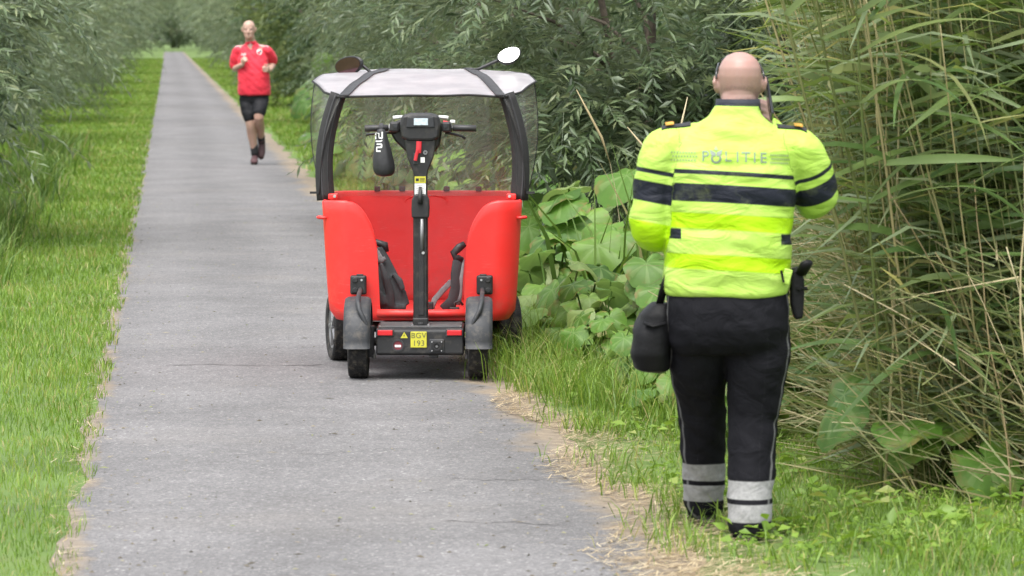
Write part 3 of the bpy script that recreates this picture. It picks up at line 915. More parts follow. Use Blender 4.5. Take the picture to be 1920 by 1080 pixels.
# ---- hood: padded hoops, white canvas roof, clear sheets
for s in (-1, 1):
    pts = []
    for i in range(17):
        t = i / 16
        x = s * (0.515 - 0.012 * t - 0.055 * t ** 2.2 + 0.022 * math.sin(math.pi * t))
        pts.append((x, 0.50 + 0.03 * t, 0.925 + 0.565 * t))
    hoop = part('hood_hoop', G().tube(pts, [0.049 - 0.006 * (i / 16) for i in range(17)], 14, flat=1.0, up=(1, 0, 0)), M_FOAM, smooth=True)
    part('hoop_seam', G().tube([(p[0] + s * 0.012, p[1] - 0.045 + 0.006 * (i / 16), p[2]) for i, p in enumerate(pts)], 0.006, 6), M_STRAP, hoop, smooth=True)
    part('zip_seam', G().tube([(p[0] - s * 0.02, p[1] - 0.041 + 0.006 * (i / 16), p[2]) for i, p in enumerate(pts)], 0.005, 6), M_BLACKP, hoop, smooth=True)
def roof_hw(y):
    return np.interp(y, [0.45, 0.60, 0.95, 1.3, 1.6], [0.43, 0.525, 0.607, 0.57, 0.46])
def roof_z(x, y):
    b = np.interp(y, [0.45, 0.75, 1.1, 1.6], [1.485, 1.535, 1.580, 1.612])
    hw = roof_hw(y)
    u = abs(x) / hw
    sag = -0.012 * max(0, u - 0.55) / 0.45
    return b + sag + 0.0015 * math.sin(x * 19 + y * 6) + 0.002 * math.sin(y * 13 + x * 5) - 0.004 * math.cos(x * 3.3)
rows = []
for y in np.linspace(0.45, 1.6, 30):
    hw = roof_hw(y)
    rows.append([(hw * u, y + 0.003 * math.sin(u * 7), roof_z(hw * u, y)) for u in np.linspace(-1, 1, 49)])
roof = part('canvas_roof', grid_sheet(rows, 'canvas_roof', 0.004), M_CANVAS, smooth=True)
# dark piping round the roof
rim_pts = [(roof_hw(0.45) * u, 0.45 + 0.003 * math.sin(u * 7), roof_z(roof_hw(0.45) * u, 0.45) + 0.001) for u in np.linspace(-1, 1, 25)]
part('roof_piping', G().tube(rim_pts, 0.006, 6), M_FOAM, roof, smooth=True)
for s in (-1, 1):
    part('roof_piping', G().tube([(s * (roof_hw(y) + 0.002), y + 0.003 * math.sin(s * 7), roof_z(roof_hw(y) * s, y)) for y in np.linspace(0.45, 1.6, 24)], 0.006, 6), M_FOAM, roof, smooth=True)
    rr = []
    for i in range(13):
        t = i / 12
        cx = s * (0.418 - 0.185 * t) ; y = 0.445 + 1.12 * t
        rr.append([(cx - 0.027, y - (0.01 if s > 0 else -0.01), roof_z(cx - 0.027, y) + 0.0075), (cx, y, roof_z(cx, y) + 0.0085), (cx + 0.027, y + (0.01 if s > 0 else -0.01), roof_z(cx + 0.027, y) + 0.0075)])
    part('roof_strap', grid_sheet(rr, 'roof_strap', 0.004), M_STRAP, roof, smooth=True)
# windscreen: wraps forward from hoop to hoop
rows = []
for i in range(14):
    t = i / 13
    z = 0.90 + 0.69 * t
    row = []
    for k in range(33):
        u = -1 + 2 * k / 32
        x = u * (0.52 - 0.03 * t)
        y = 1.60 - 0.05 * t - 0.16 * max(0, (abs(u) - 0.72) / 0.28) ** 2
        row.append((x, y, z))
    rows.append(row)
part('windscreen', grid_sheet(rows, 'windscreen'), M_CLEAR, smooth=True)
for s in (-1, 1):
    rows, edge = [], []
    for i in range(12):
        t = i / 11
        z = 0.955 + (1.54 - 0.955) * t
        row = []
        for k in range(13):
            y = 0.46 + 1.05 * k / 12
            top = roof_hw(y)
            x = s * ((0.548 + 0.02 * math.sin(math.pi * k / 12)) * (1 - t) + (top - 0.004) * t + 0.035 * math.sin(math.pi * t))
            zz = 0.955 + (roof_z(top, y) - 0.004 - 0.955) * t
            row.append((x, y, zz))
        rows.append(row); edge.append(row[0])
    cu = part('side_curtain', grid_sheet(rows, 'side_curtain'), M_CLEARS, smooth=True)
    part('curtain_edge', G().tube([(x, y, z) for x, y, z in edge], 0.0045, 6), M_FOAM, cu, smooth=True)
    part('curtain_edge', G().tube([r_[6] for r_ in rows], 0.003, 6), M_FOAM, cu, smooth=True)
    part('curtain_hook', G().box((s * 0.575, 0.47, 0.965), (0.05, 0.01, 0.012)), M_BLACKP, cu)

# ---- mirrors
def mirror(s, c, rot, stem, w, h):
    st = part('mirror_stem', G().tube(stem, [0.009] * (len(stem) - 1) + [0.011], 8), M_BLACKP, smooth=True)
    prof = []
    shell = G()
    rings = [(1.0, -0.003), (1.06, 0.004), (1.0, 0.022), (0.72, 0.042), (0.3, 0.052), (0.02, 0.054)]
    n = 28
    V, F = [], []
    for k, d in rings:
        for i in range(n):
            a = 2 * math.pi * i / n
            ex = w * math.cos(a) * (1 + 0.12 * math.sin(a)); ez = h * math.sin(a)
            V.append((ex * k, d, ez * k))
    for j in range(len(rings) - 1):
        for i in range(n):
            i2 = (i + 1) % n
            F.append((j * n + i, j * n + i2, (j + 1) * n + i2, (j + 1) * n + i))
    F.append(tuple(range(n))); F.append(tuple(range(len(rings) * n - 1, (len(rings) - 1) * n - 1, -1)))
    shell.put(V, F)
    hd = part('mirror', shell, M_BLACKP, st, loc=c, rot=rot, smooth=False, bevel=0.0)
    gl = [(w * 0.93 * math.cos(a) * (1 + 0.12 * math.sin(a)), h * 0.93 * math.sin(a)) for a in np.linspace(0, 2 * math.pi, n, endpoint=False)]
    if isinstance(hd, bpy.types.Object):
        me = G().prism(gl, -0.0065, -0.0045, 'y').mesh('mirror_glass')
        # two levels only: the glass is a sibling of the housing under the stem
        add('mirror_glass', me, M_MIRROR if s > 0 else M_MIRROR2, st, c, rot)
mirror(1, (0.463, 1.40, 1.690), (R(-27), R(-22), R(8)), [(0.235, 1.40, 1.60), (0.30, 1.41, 1.618), (0.37, 1.42, 1.650), (0.430, 1.42, 1.672)], 0.066, 0.045)
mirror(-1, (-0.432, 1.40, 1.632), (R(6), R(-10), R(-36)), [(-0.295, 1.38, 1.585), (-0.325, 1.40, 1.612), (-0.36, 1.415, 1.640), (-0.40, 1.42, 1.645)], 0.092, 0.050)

# ---- what lies in the tub: child harness and straps
def ribbon(pts, w, th, side=(0, 1, 0)):
    g = G()
    return g.tube(pts, w, 8, flat=th, up=side)
def lumps(name, pieces, voxel, material, parent, label=None):
    g = G()
    for pts, rad, fl_ in pieces:
        g.tube(pts, rad, 14, flat=fl_, up=(0, 1, 0))
    me = evaluated(g.mesh(name), [('REMESH', dict(mode='VOXEL', voxel_size=voxel)), ('SMOOTH', dict(iterations=3, factor=0.5))])
    o = part(name, me, material, parent, smooth=True)
    return o
har = lumps('seat_harness', [
    ([(-0.245, 0.62, 0.665), (-0.235, 0.62, 0.60), (-0.20, 0.60, 0.50), (-0.165, 0.58, 0.40), (-0.15, 0.57, 0.345)], [0.03, 0.055, 0.070, 0.070, 0.055], 0.45),
    ([(-0.27, 0.60, 0.60), (-0.255, 0.58, 0.50), (-0.215, 0.56, 0.40), (-0.21, 0.55, 0.345)], [0.03, 0.050, 0.055, 0.045], 0.4),
    ([(-0.15, 0.60, 0.50), (-0.115, 0.57, 0.42), (-0.10, 0.56, 0.355)], [0.015, 0.028, 0.032], 0.6),
    ([(-0.26, 0.55, 0.36), (-0.18, 0.54, 0.342), (-0.09, 0.54, 0.345)], [0.022, 0.024, 0.02], 1.0),
    ([(-0.225, 0.545, 0.585), (-0.195, 0.53, 0.50), (-0.175, 0.525, 0.42), (-0.17, 0.52, 0.35)], [0.012, 0.022, 0.024, 0.02], 0.6),
    ([(-0.27, 0.535, 0.47), (-0.235, 0.52, 0.42), (-0.205, 0.515, 0.36)], [0.014, 0.022, 0.02], 0.6),
    ([(-0.16, 0.56, 0.53), (-0.125, 0.54, 0.49), (-0.105, 0.53, 0.44)], [0.012, 0.02, 0.016], 0.6)], 0.007, M_GFAB, cart)
part('harness_lining', ribbon([(-0.275, 0.585, 0.665), (-0.250, 0.575, 0.625), (-0.222, 0.575, 0.595), (-0.20, 0.575, 0.61)], [0.022, 0.026, 0.022, 0.01], 0.35), M_GFAB2, har, smooth=True)
part('harness_lining', ribbon([(-0.262, 0.535, 0.37), (-0.245, 0.530, 0.40), (-0.235, 0.530, 0.44)], [0.02, 0.022, 0.008], 0.3), M_GFAB2, har, smooth=True)
part('harness_collar', ribbon([(-0.285, 0.62, 0.66), (-0.25, 0.625, 0.69), (-0.205, 0.625, 0.675), (-0.195, 0.62, 0.64)], [0.014, 0.02, 0.022, 0.012], 0.7), M_BLACKP, har, smooth=True)
for (x, z) in ((-0.247, 0.578), (-0.243, 0.560)):
    part('harness_stud', G().disc((x, 0.545, z), 0.005, 0.01, 'y', 8), M_WHITE, har)
st = part('seat_strap', ribbon([(0.205, 0.60, 0.615), (0.185, 0.57, 0.585), (0.178, 0.56, 0.52), (0.180, 0.55, 0.45), (0.160, 0.54, 0.38), (0.110, 0.52, 0.335)], [0.020, 0.028, 0.030, 0.032, 0.032, 0.028], 0.25), M_STRAP, cart, smooth=True)
part('strap_edge', ribbon([(0.212, 0.585, 0.60), (0.204, 0.56, 0.50), (0.200, 0.55, 0.41), (0.19, 0.54, 0.36)], 0.012, 0.4), M_GFAB2, st, smooth=True)
part('strap_pad', ribbon([(0.225, 0.60, 0.685), (0.195, 0.59, 0.665), (0.165, 0.585, 0.635), (0.175, 0.58, 0.61), (0.215, 0.58, 0.60)], [0.016, 0.022, 0.02, 0.018, 0.014], 0.6), M_BLACKP, st, smooth=True)
part('strap_buckle', G().box((0.170, 0.50, 0.342), (0.055, 0.03, 0.018)), M_BLACKP, st, bevel=0.005)
part('buckle_stem', G().tube([(0.172, 0.50, 0.345), (0.172, 0.505, 0.375), (0.20, 0.51, 0.385), (0.215, 0.51, 0.36)], 0.007, 8), M_BLACKP, st, smooth=True)
part('loose_strap', ribbon([(0.15, 0.80, 0.47), (0.10, 0.76, 0.42), (0.06, 0.72, 0.375), (0.045, 0.68, 0.335)], 0.016, 0.2), M_GFAB2, cart, smooth=True)
part('loose_buckle', G().box((0.042, 0.56, 0.352), (0.030, 0.03, 0.045)), M_BLACKP, cart, bevel=0.006)

# ---- black pouch on the left grip: a thing of its own
bag = empty('drawstring_pouch', (1.307, 19.963, 0.0), -YAW)
tag(bag, 'black drawstring pouch with white lettering hanging from the handlebar of the red cart', 'pouch')
g = G()
prof = [(1.318, 0.020, 0.014), (1.29, 0.028, 0.018), (1.25, 0.036, 0.026), (1.20, 0.046, 0.036), (1.15, 0.055, 0.044), (1.11, 0.059, 0.046), (1.085, 0.055, 0.042), (1.070, 0.038, 0.03), (1.066, 0.012, 0.01)]
V, F = [], []
n = 28
for j, (z, rx, ry) in enumerate(prof):
    cx = -0.205 + 0.018 * (1.318 - z) / 0.25
    for i in range(n):
        a = 2 * math.pi * i / n
        fold = 1 + 0.06 * math.sin(a * 7 + z * 8) * min(1, (z - 1.06) * 8)
        V.append((cx + rx * fold * math.cos(a), 0.048 + ry * fold * math.sin(a), z))
for j in range(len(prof) - 1):
    for i in range(n):
        i2 = (i + 1) % n
        F.append((j * n + i, j * n + i2, (j + 1) * n + i2, (j + 1) * n + i))
F.append(tuple(range(n))); F.append(tuple(range(len(prof) * n - 1, (len(prof) - 1) * n - 1, -1)))
pm = mat('black nylon', (0.016, 0.016, 0.018), 0.5, var=0.2, bump=0.2, bscale=40)
body_me = evaluated(g.put(V, F).mesh('pouch'), [('SUBSURF', dict(levels=1, render_levels=1))])
pouch = add('pouch_body', body_me, pm, bag, smooth=True)
add('pouch_cord', G().lathe([(0.020, -0.010), (0.026, -0.010), (0.026, 0.010), (0.020, 0.010)], 'x', (-0.205, 0.091, 1.318), 20).mesh('cord'), M_STRAP, bag)
# white stylised lettering, running down the left of the pouch
strokes = [[(0.0, 0.0), (0.0, 0.032), (0.020, 0.032), (0.020, 0.006), (0.040, 0.006), (0.040, 0.040)],
           [(0.0, -0.012), (0.030, -0.012), (0.040, -0.006)],
           [(0.006, -0.028), (0.036, -0.028), (0.036, -0.045), (0.006, -0.045), (0.006, -0.066), (0.030, -0.066)]]
pb = BVHTree.FromPolygons([v.co.copy() for v in body_me.vertices], [tuple(p.vertices) for p in body_me.polygons])
for sk_ in strokes:
    g = G()
    pts = []
    for (a, b) in zip(sk_, sk_[1:]):
        for t in np.linspace(0, 1, 5)[:-1]:
            pts.append((a[0] + (b[0] - a[0]) * t, a[1] + (b[1] - a[1]) * t))
    pts.append(sk_[-1])
    P3 = []
    for (u, w) in pts:
        x = -0.232 + u * 0.85; z = 1.262 + w * 0.95
        hit = pb.ray_cast(Vector((x, -1, z)), Vector((0, 1, 0)))
        P3.append((x, (hit[0].y if hit[0] else 0.03) - 0.002, z))
    add('white_lettering', g.tube(P3, 0.0042, 6, flat=0.35, up=(0, 1, 0)).mesh('lettering'), M_WHITE, bag)

# ================================================================== trees, reeds and broad-leaved plants
M_BARK = mat('willow bark', (0.085, 0.068, 0.050), 0.9, var=0.4, vscale=14, bump=0.8, bscale=40)
M_WILLOW = leaf_mat('willow leaf', [(0.0, (0.030, 0.053, 0.024)), (0.45, (0.074, 0.115, 0.051)), (0.75, (0.150, 0.20, 0.100)), (1.0, (0.26, 0.29, 0.15))], (0.27, 0.315, 0.235), 0.24, 0.36)
M_DARKLEAF = leaf_mat('dark hedge leaf', [(0.0, (0.018, 0.040, 0.014)), (0.6, (0.040, 0.075, 0.022)), (1.0, (0.085, 0.13, 0.036))], (0.08, 0.12, 0.06), 0.25, 0.5)
M_OLIVE = leaf_mat('olive shrub leaf', [(0.0, (0.045, 0.075, 0.014)), (0.6, (0.095, 0.135, 0.026)), (1.0, (0.17, 0.19, 0.05))], (0.13, 0.17, 0.07), 0.32, 0.5)

def kites(base, d, nrm, L, W):
    """pointed leaves, folded a little along the midrib: 4 verts, 2 triangles"""
    side = np.cross(d, nrm); side /= np.linalg.norm(side, axis=1, keepdims=True) + 1e-9
    up = np.cross(side, d)
    n = len(base)
    V = np.zeros((n, 4, 3))
    V[:, 0] = base
    V[:, 1] = base + d * (L * 0.42)[:, None] + side * W[:, None] + up * (W * 0.35)[:, None]
    V[:, 2] = base + d * L[:, None] - up * (L * 0.06)[:, None]
    V[:, 3] = base + d * (L * 0.42)[:, None] - side * W[:, None] + up * (W * 0.35)[:, None]
    return V

def spray_crown(rg, c, rad, nsp, nl, sl, ll, lw, droop=0.45, zmin=0.12, shell=(0.55, 1.04), clump=1.6, cut=None):
    """leafy shoots set through the volume of an uneven ellipsoid"""
    c = np.array(c); rad = np.array(rad)
    m = int(nsp * 1.6)
    u = rg.normal(size=(m, 3)); u /= np.linalg.norm(u, axis=1, keepdims=True)
    lump = 1 + 0.20 * np.sin(u[:, 0] * 5.1 + c[1]) * np.sin(u[:, 2] * 6.3 + c[1] * 2) + 0.16 * np.sin(u[:, 1] * 7 + c[1] * 3 + u[:, 2] * 4)
    gap = np.sin(u[:, 0] * 9 + c[1] * 5) * np.sin(u[:, 1] * 8 + 1) * np.sin(u[:, 2] * 10 + c[1])
    keep = rg.random(m) < np.clip(0.75 + 0.9 * clump * gap, 0.12, 1)
    u, lump = u[keep][:nsp], lump[keep][:nsp]
    n = len(u)
    rr = (shell[0] + (shell[1] - shell[0]) * rg.random(n) ** 0.6) * lump
    p0 = c + u * rad * rr[:, None]
    ok = p0[:, 2] > zmin
    p0, u = p0[ok], u[ok]
    n = len(p0)
    d = u * np.array([1, 1, 0.45]) + rg.normal(0, 0.38, (n, 3)) + np.array([0, 0, 0.15])
    d /= np.linalg.norm(d, axis=1, keepdims=True)
    S = sl * (0.6 + 0.8 * rg.random(n))
    t = (np.arange(nl) + 0.6) / nl
    T = t[None, :, None]
    pts = p0[:, None, :] + d[:, None, :] * S[:, None, None] * T
    pts[:, :, 2] -= (droop * S[:, None] * (t[None, :] ** 2)) * (0.4 + rg.random((n, 1)))
    tan = d[:, None, :] - np.array([0, 0, 1])[None, None, :] * (2 * droop * T * 0.7)
    tan = tan / np.linalg.norm(tan, axis=2, keepdims=True)
    up = np.array([0, 0, 1.0]) + rg.normal(0, 0.25, (n, 1, 3))
    side = np.cross(tan, np.broadcast_to(up, tan.shape)); side /= np.linalg.norm(side, axis=2, keepdims=True) + 1e-9
    sgn = np.where(np.arange(nl) % 2 == 0, 1.0, -1.0)[None, :, None]
    ld = tan * 0.75 + side * sgn * 0.62 + rg.normal(0, 0.22, tan.shape) + np.array([0, 0, -0.10])
    ld /= np.linalg.norm(ld, axis=2, keepdims=True)
    nr = np.cross(side, tan) + rg.normal(0, 0.45, tan.shape)
    k = n * nl
    base = pts.reshape(-1, 3)
    ok = (base[:, 2] > zmin * 0.6)
    if cut is not None:
        ok &= cut(base)
    taper = (1.05 - 0.35 * t ** 3)[None, :].repeat(n, 0).reshape(-1)
    L = ll * (0.65 + 0.6 * rg.random(k)) * taper
    W = L * lw * (0.85 + 0.3 * rg.random(k))
    tone = np.clip((rg.random((n, 1)) * 0.55 + rg.random((n, nl)) * 0.45), 0, 1).reshape(-1)
    V = kites(base[ok], ld.reshape(-1, 3)[ok], nr.reshape(-1, 3)[ok], L[ok], W[ok])
    # twigs as thin ribbons
    tw = np.stack([pts[:, 0] - d * S[:, None] * 0.15, pts[:, nl // 2], pts[:, -1]], 1)
    tws = np.cross(d, rg.normal(size=(n, 3))); tws /= np.linalg.norm(tws, axis=1, keepdims=True)
    w0 = (0.0022 * ll / 0.09)
    TV = np.stack([tw[:, 0] - tws * w0, tw[:, 0] + tws * w0, tw[:, 1] + tws * w0 * 0.7, tw[:, 1] - tws * w0 * 0.7, tw[:, 2]], 1)
    o1 = len(V) * 4
    q = np.arange(len(V))[:, None] * 4
    t1 = np.concatenate([q + np.array([[0, 1, 2]]), q + np.array([[0, 2, 3]])])
    qt = o1 + np.arange(n)[:, None] * 5
    V_all = np.concatenate([V.reshape(-1, 3), TV.reshape(-1, 3)])
    rn = np.concatenate([np.repeat(tone[ok], 4), np.full(n * 5, 0.75)])
    return V_all, np.concatenate([t1, qt + np.array([[3, 2, 4]])]), qt + np.array([[0, 1, 2, 3]]), rn

def stems_mesh(rg, h, spread, nst, r0, lean=(0, 0)):
    g = G()
    for i in range(nst):
        a = 2 * math.pi * (i + rg.random()) / nst
        r_ = spread * (0.5 + 0.7 * rg.random())
        pts, rad = [], []
        x, y = 0.10 * math.cos(a), 0.10 * math.sin(a)
        for k in range(8):
            t = k / 7
            pts.append((x + r_ * math.cos(a) * t ** 1.3 + lean[0] * t + 0.05 * rg.normal(), y + r_ * math.sin(a) * t ** 1.3 + lean[1] * t + 0.05 * rg.normal(), -0.05 + h * (0.8 + 0.3 * rg.random()) * t if k else -0.05))
            rad.append(r0 * (1 - 0.8 * t))
        for k in range(1, 8):      # keep heights rising
            pts[k] = (pts[k][0], pts[k][1], max(pts[k][2], pts[k - 1][2] + 0.05))
        g.tube(pts, rad, 7)
        for b in range(3):          # limbs
            k = 3 + b
            p = Vector(pts[k]); aa = a + rg.normal(0, 0.9)
            L = 0.5 * h * (0.4 + 0.4 * rg.random())
            g.tube([p, p + Vector((math.cos(aa) * L * 0.5, math.sin(aa) * L * 0.5, L * 0.35)), p + Vector((math.cos(aa) * L, math.sin(aa) * L, L * 0.5))], [rad[k] * 0.7, rad[k] * 0.45, rad[k] * 0.15], 6)
    return g.mesh('trunk')

tg_ = np.random.default_rng(23)
def willow(x, y, rad, cz, nsp, nl, sl, ll, label, group, name='willow_tree', material=M_WILLOW, lw=0.11, droop=0.45, zmin=0.12, extra=(), h=None, clump=1.8):
    t = empty(name, (x, y, 0))
    tag(t, label, 'tree', group)
    parts_ = [spray_crown(tg_, (0, 0, cz), rad, nsp, nl, sl, ll, lw, droop, zmin, clump=clump)]
    for (c2, r2, n2) in extra:
        parts_.append(spray_crown(tg_, c2, r2, n2, nl, sl, ll, lw, droop, zmin, clump=clump))
    off, VV, TT, QQ, RR = 0, [], [], [], []
    for V, tt, qq, rn in parts_:
        VV.append(V); TT.append(tt + off); QQ.append(qq + off); RR.append(rn); off += len(V)
    me = fast_mesh('crown', np.concatenate(VV), [np.concatenate(TT), np.concatenate(QQ)], {'rnd': np.concatenate(RR)})
    cr = add('crown', me, material, t)
    cr['kind'] = 'stuff'
    add('trunk', stems_mesh(tg_, h or cz + rad[2] * 0.7, rad[0] * 0.55, 5, 0.055), M_BARK, t, smooth=True)
    return t
def again(t, x, y, rz, s, label, group):
    r_ = t.copy(); COL.objects.link(r_)
    r_.location = (x, y, 0); r_.rotation_euler = (0, 0, rz); r_.scale = (s, s, s)
    r_['label'] = label; r_['group'] = group
    for ch in t.children:
        c = ch.copy(); COL.objects.link(c); c.parent = r_
    return r_

GL = 'willow bushes along the mown verge'
GR = 'willow bushes on the reed side of the path'
# left row (mown verge side)
wA = willow(-3.35, 33.5, (2.15, 2.6, 1.45), 2.5, 1250, 20, 0.55, 0.145, 'grey-green willow bush leaning over the mown verge, the biggest-leaved one of its row', GL,
            zmin=0.75, extra=[((1.30, 0.6, 1.85), (0.7, 1.5, 0.55), 170), ((1.0, -2.0, 1.35), (0.9, 0.8, 0.4), 70), ((1.75, -2.0, 1.05), (0.35, 0.5, 0.25), 14)])
wB = willow(-3.95, 42.0, (1.9, 2.6, 1.7), 1.9, 1100, 18, 0.55, 0.14, 'dense willow bush, second of the row on the mown verge', GL, zmin=0.55, extra=[((1.0, 0, 2.3), (0.9, 1.8, 0.7), 250)])
wC = willow(-4.15, 54.0, (2.1, 3.4, 2.0), 2.1, 1300, 18, 0.6, 0.14, 'dense willow bush, third of the row on the mown verge', GL, zmin=0.2)
ORD = ['fourth', 'fifth', 'sixth', 'seventh', 'eighth', 'ninth', 'tenth', 'eleventh', 'twelfth', 'thirteenth', 'fourteenth']
for i, (y, rz, s) in enumerate(((66, 0.1, 1.0), (80, 3.0, 1.1), (97, -0.1, 1.15), (118, 3.2, 1.3), (145, 0.15, 1.5), (180, 3.1, 1.7), (225, 0.0, 2.0), (285, 3.25, 2.4), (360, 0.1, 2.8))):
    again(wC, -(1.25 + 2.3 * s), y, rz, s, 'willow bush in the distance, %s of the row on the mown verge' % ORD[i], GL)
# right row
wD = willow(3.75, 27.2, (1.75, 1.6, 1.55), 2.15, 1450, 20, 0.52, 0.135, 'dark green willow with feathery shoots between the red cart and the officer', GR, zmin=0.75, clump=2.2,
            extra=[((-0.9, -0.9, 1.25), (0.7, 0.5, 0.35), 110), ((0.3, -1.2, 1.15), (0.9, 0.4, 0.4), 130), ((1.7, -0.4, 2.0), (0.9, 0.9, 0.9), 420)])
wE = willow(3.35, 36.0, (1.75, 2.4, 1.7), 2.3, 1250, 20, 0.55, 0.125, 'willow bush behind the right-hand mirror of the red cart', GR, zmin=0.6)
wF = willow(3.9, 47.0, (2.0, 3.0, 1.9), 2.4, 1100, 18, 0.6, 0.14, 'willow bush standing above the broad leaves behind the red cart', GR, zmin=0.7)
wG = willow(4.3, 62.0, (2.1, 3.4, 2.2), 2.7, 1400, 18, 0.6, 0.13, 'tall grey willow beside the shaded trunks behind the jogger', GR, zmin=0.9)
wH = willow(3.9, 78.0, (1.5, 4.0, 2.3), 2.4, 1300, 16, 0.55, 0.12, 'dark leafy tree right behind the jogger', GR, 'hedge_tree', M_DARKLEAF, 0.2, 0.3, 0.2)
wI = willow(3.8, 96.0, (1.5, 5.0, 2.4), 2.4, 1200, 16, 0.6, 0.14, 'light olive shrub beside the path beyond the jogger', GR, 'hedge_tree', M_OLIVE, 0.22, 0.3, 0.15)
again(wH, 4.5, 116, 3.05, 1.25, 'dark leafy tree farther along the path than the olive shrub', GR)
for i, (y, rz, s) in enumerate(((136, 0.1, 1.3), (165, 3.0, 1.5), (205, 0.0, 1.7), (255, 3.2, 2.0), (320, 0.1, 2.5), (400, 3.1, 3.0))):
    again(wC, 2.0 + 2.25 * s, y, rz, s, 'willow bush in the distance, %s of the row on the reed side' % ORD[i + 4], GR)
# trees that close the end of the path
again(wC, -6.5, 455, 0.3, 3.6, 'distant tree closing the end of the path on the mown verge side', 'trees at the far end of the path')
again(wH, 5.6, 470, 1.0, 3.4, 'distant dark tree closing the end of the path on the reed side', 'trees at the far end of the path')
again(wH, 1.0, 560, 0.2, 4.2, 'distant dark tree in the middle, closing the view beyond the end of the path', 'trees at the far end of the path')
again(wC, 14, 500, 2.0, 4.0, 'distant tall tree behind the end of the path', 'trees at the far end of the path')
again(wC, -16, 500, 2.6, 4.0, 'distant tall tree behind the end of the path', 'trees at the far end of the path')

# thicket farther back on both sides that fills the gaps between the bushes
def thicket(x0, x1, y0, y1, n, zt, label, rg, ll=0.22):
    y = y0 * (y1 / y0) ** rg.random(n); x = rg.uniform(x0, x1, n) * np.where(y > 150, y / 150, 1)
    z = zt * rg.random(n) ** 0.8 * (0.7 + 0.4 * patch_noise(x, y, 0.6, 1)) * np.where(y > 120, y / 120, 1)
    d = rg.normal(size=(n, 3)) + np.array([0, 0, -0.3]); d /= np.linalg.norm(d, axis=1, keepdims=True)
    L = ll * (0.6 + 0.8 * rg.random(n)) * np.clip(y / 40, 0.7, 6)
    V = kites(np.stack([x, y, z], 1), d, rg.normal(size=(n, 3)), L, L * 0.22)
    q = np.arange(n)[:, None] * 4
    o = add('thicket', fast_mesh('thicket', V.reshape(-1, 3), [np.concatenate([q + np.array([[0, 1, 2]]), q + np.array([[0, 2, 3]])])], {'rnd': np.repeat(rg.random(n), 4)}), M_DARKLEAF)
    tag(o, label, 'thicket', kind='stuff')
thicket(5.4, 8.0, 20, 480, 60000, 3.6, 'dark thicket behind the willows on the reed side', tg_)
thicket(-9, -5.2, 28, 480, 50000, 3.6, 'dark thicket behind the willows on the mown verge side', tg_)

# ------------------------------------------------------------------ butterbur: big soft leaves on stalks
M_BUTTER = leaf_mat('butterbur leaf', [(0.0, (0.055, 0.130, 0.018)), (0.4, (0.105, 0.225, 0.028)), (0.8, (0.175, 0.305, 0.050)), (0.94, (0.23, 0.30, 0.11)), (1.0, (0.26, 0.19, 0.08))], (0.165, 0.26, 0.10), 0.38, 0.5, use_obj=True, vein=True)
def butter_leaf(rg, tilt, h, reach):
    """petiole from the root up to a wavy kidney-shaped blade of about 1 m span (scaled per leaf)"""
    ns, nr = 36, 5
    V, F, vein, rim = [], [], [], []
    ph = rg.uniform(0, 6.28, 4)
    base = np.array([reach, 0, h])
    ca, sa = math.cos(tilt), math.sin(tilt)
    V.append(tuple(base)); vein.append(1.0); rim.append(0.0)
    for j in range(1, nr + 1):
        q = j / nr
        for i in range(ns):
            a = -math.pi + 2 * math.pi * (i + 0.5) / ns          # a=0 is the tip
            rad = 0.245 * (1 + 0.16 * math.cos(a)) * (1 - 0.55 * math.exp(-((math.pi - abs(a)) / 0.36) ** 2)) * (1 + 0.022 * math.cos(17 * a + ph[0]))
            r_ = rad * q
            x, y = r_ * math.cos(a), r_ * math.sin(a)
            z = 0.026 * q ** 1.5 * math.sin(3 * a + ph[1]) + 0.016 * q * q * math.sin(5 * a + ph[2]) + 0.07 * abs(y) - 0.07 * q * q * max(0, math.cos(a)) - 0.04 * q * q
            z += 0.006 * math.cos(13 * a) * q
            X = base[0] + x * ca + z * sa; Z = base[2] - x * sa + z * ca
            V.append((X, y, Z))
            vein.append(0.5 + 0.5 * math.cos(7 * a) if q < 0.95 else 0.3); rim.append(q)
    for i in range(ns):
        if i == ns - 1: continue            # open notch at the stalk
        F.append((0, 1 + i, 1 + i + 1))
    for j in range(1, nr):
        for i in range(ns - 1):
            a0 = 1 + (j - 1) * ns + i; b0 = 1 + j * ns + i
            F.append((a0, b0, b0 + 1, a0 + 1))
    nb = len(V)
    pts = [Vector((0, 0, -0.03)), Vector((reach * 0.25, 0, h * 0.45)), Vector((reach * 0.65, 0, h * 0.85)), Vector(base) + Vector((-0.01, 0, -0.006))]
    g = G(); g.tube(pts, [0.020, 0.016, 0.013, 0.010], 5)
    V += g.v; F += [tuple(i + nb for i in f) for f in g.f]
    vein += [0.8] * len(g.v); rim += [0.0] * len(g.v)
    me = bpy.data.meshes.new('leaf'); me.from_pydata(V, [], F); me.update()
    for k, a in (('vein', vein), ('rim', rim)):
        at = me.attributes.new(k, 'FLOAT', 'POINT'); at.data.foreach_set('value', np.array(a, dtype=np.float32))
    me.materials.append(M_BUTTER); shade_smooth(me)
    return me
bgr = np.random.default_rng(5)
LEAVES = [butter_leaf(bgr, t, h, r_) for (t, h, r_) in ((0.35, 0.80, 0.30), (0.6, 0.65, 0.45), (0.75, 0.85, 0.35), (0.2, 0.5, 0.55), (0.65, 1.0, 0.30), (0.85, 0.5, 0.5), (0.45, 1.15, 0.2), (0.55, 0.35, 0.6))]
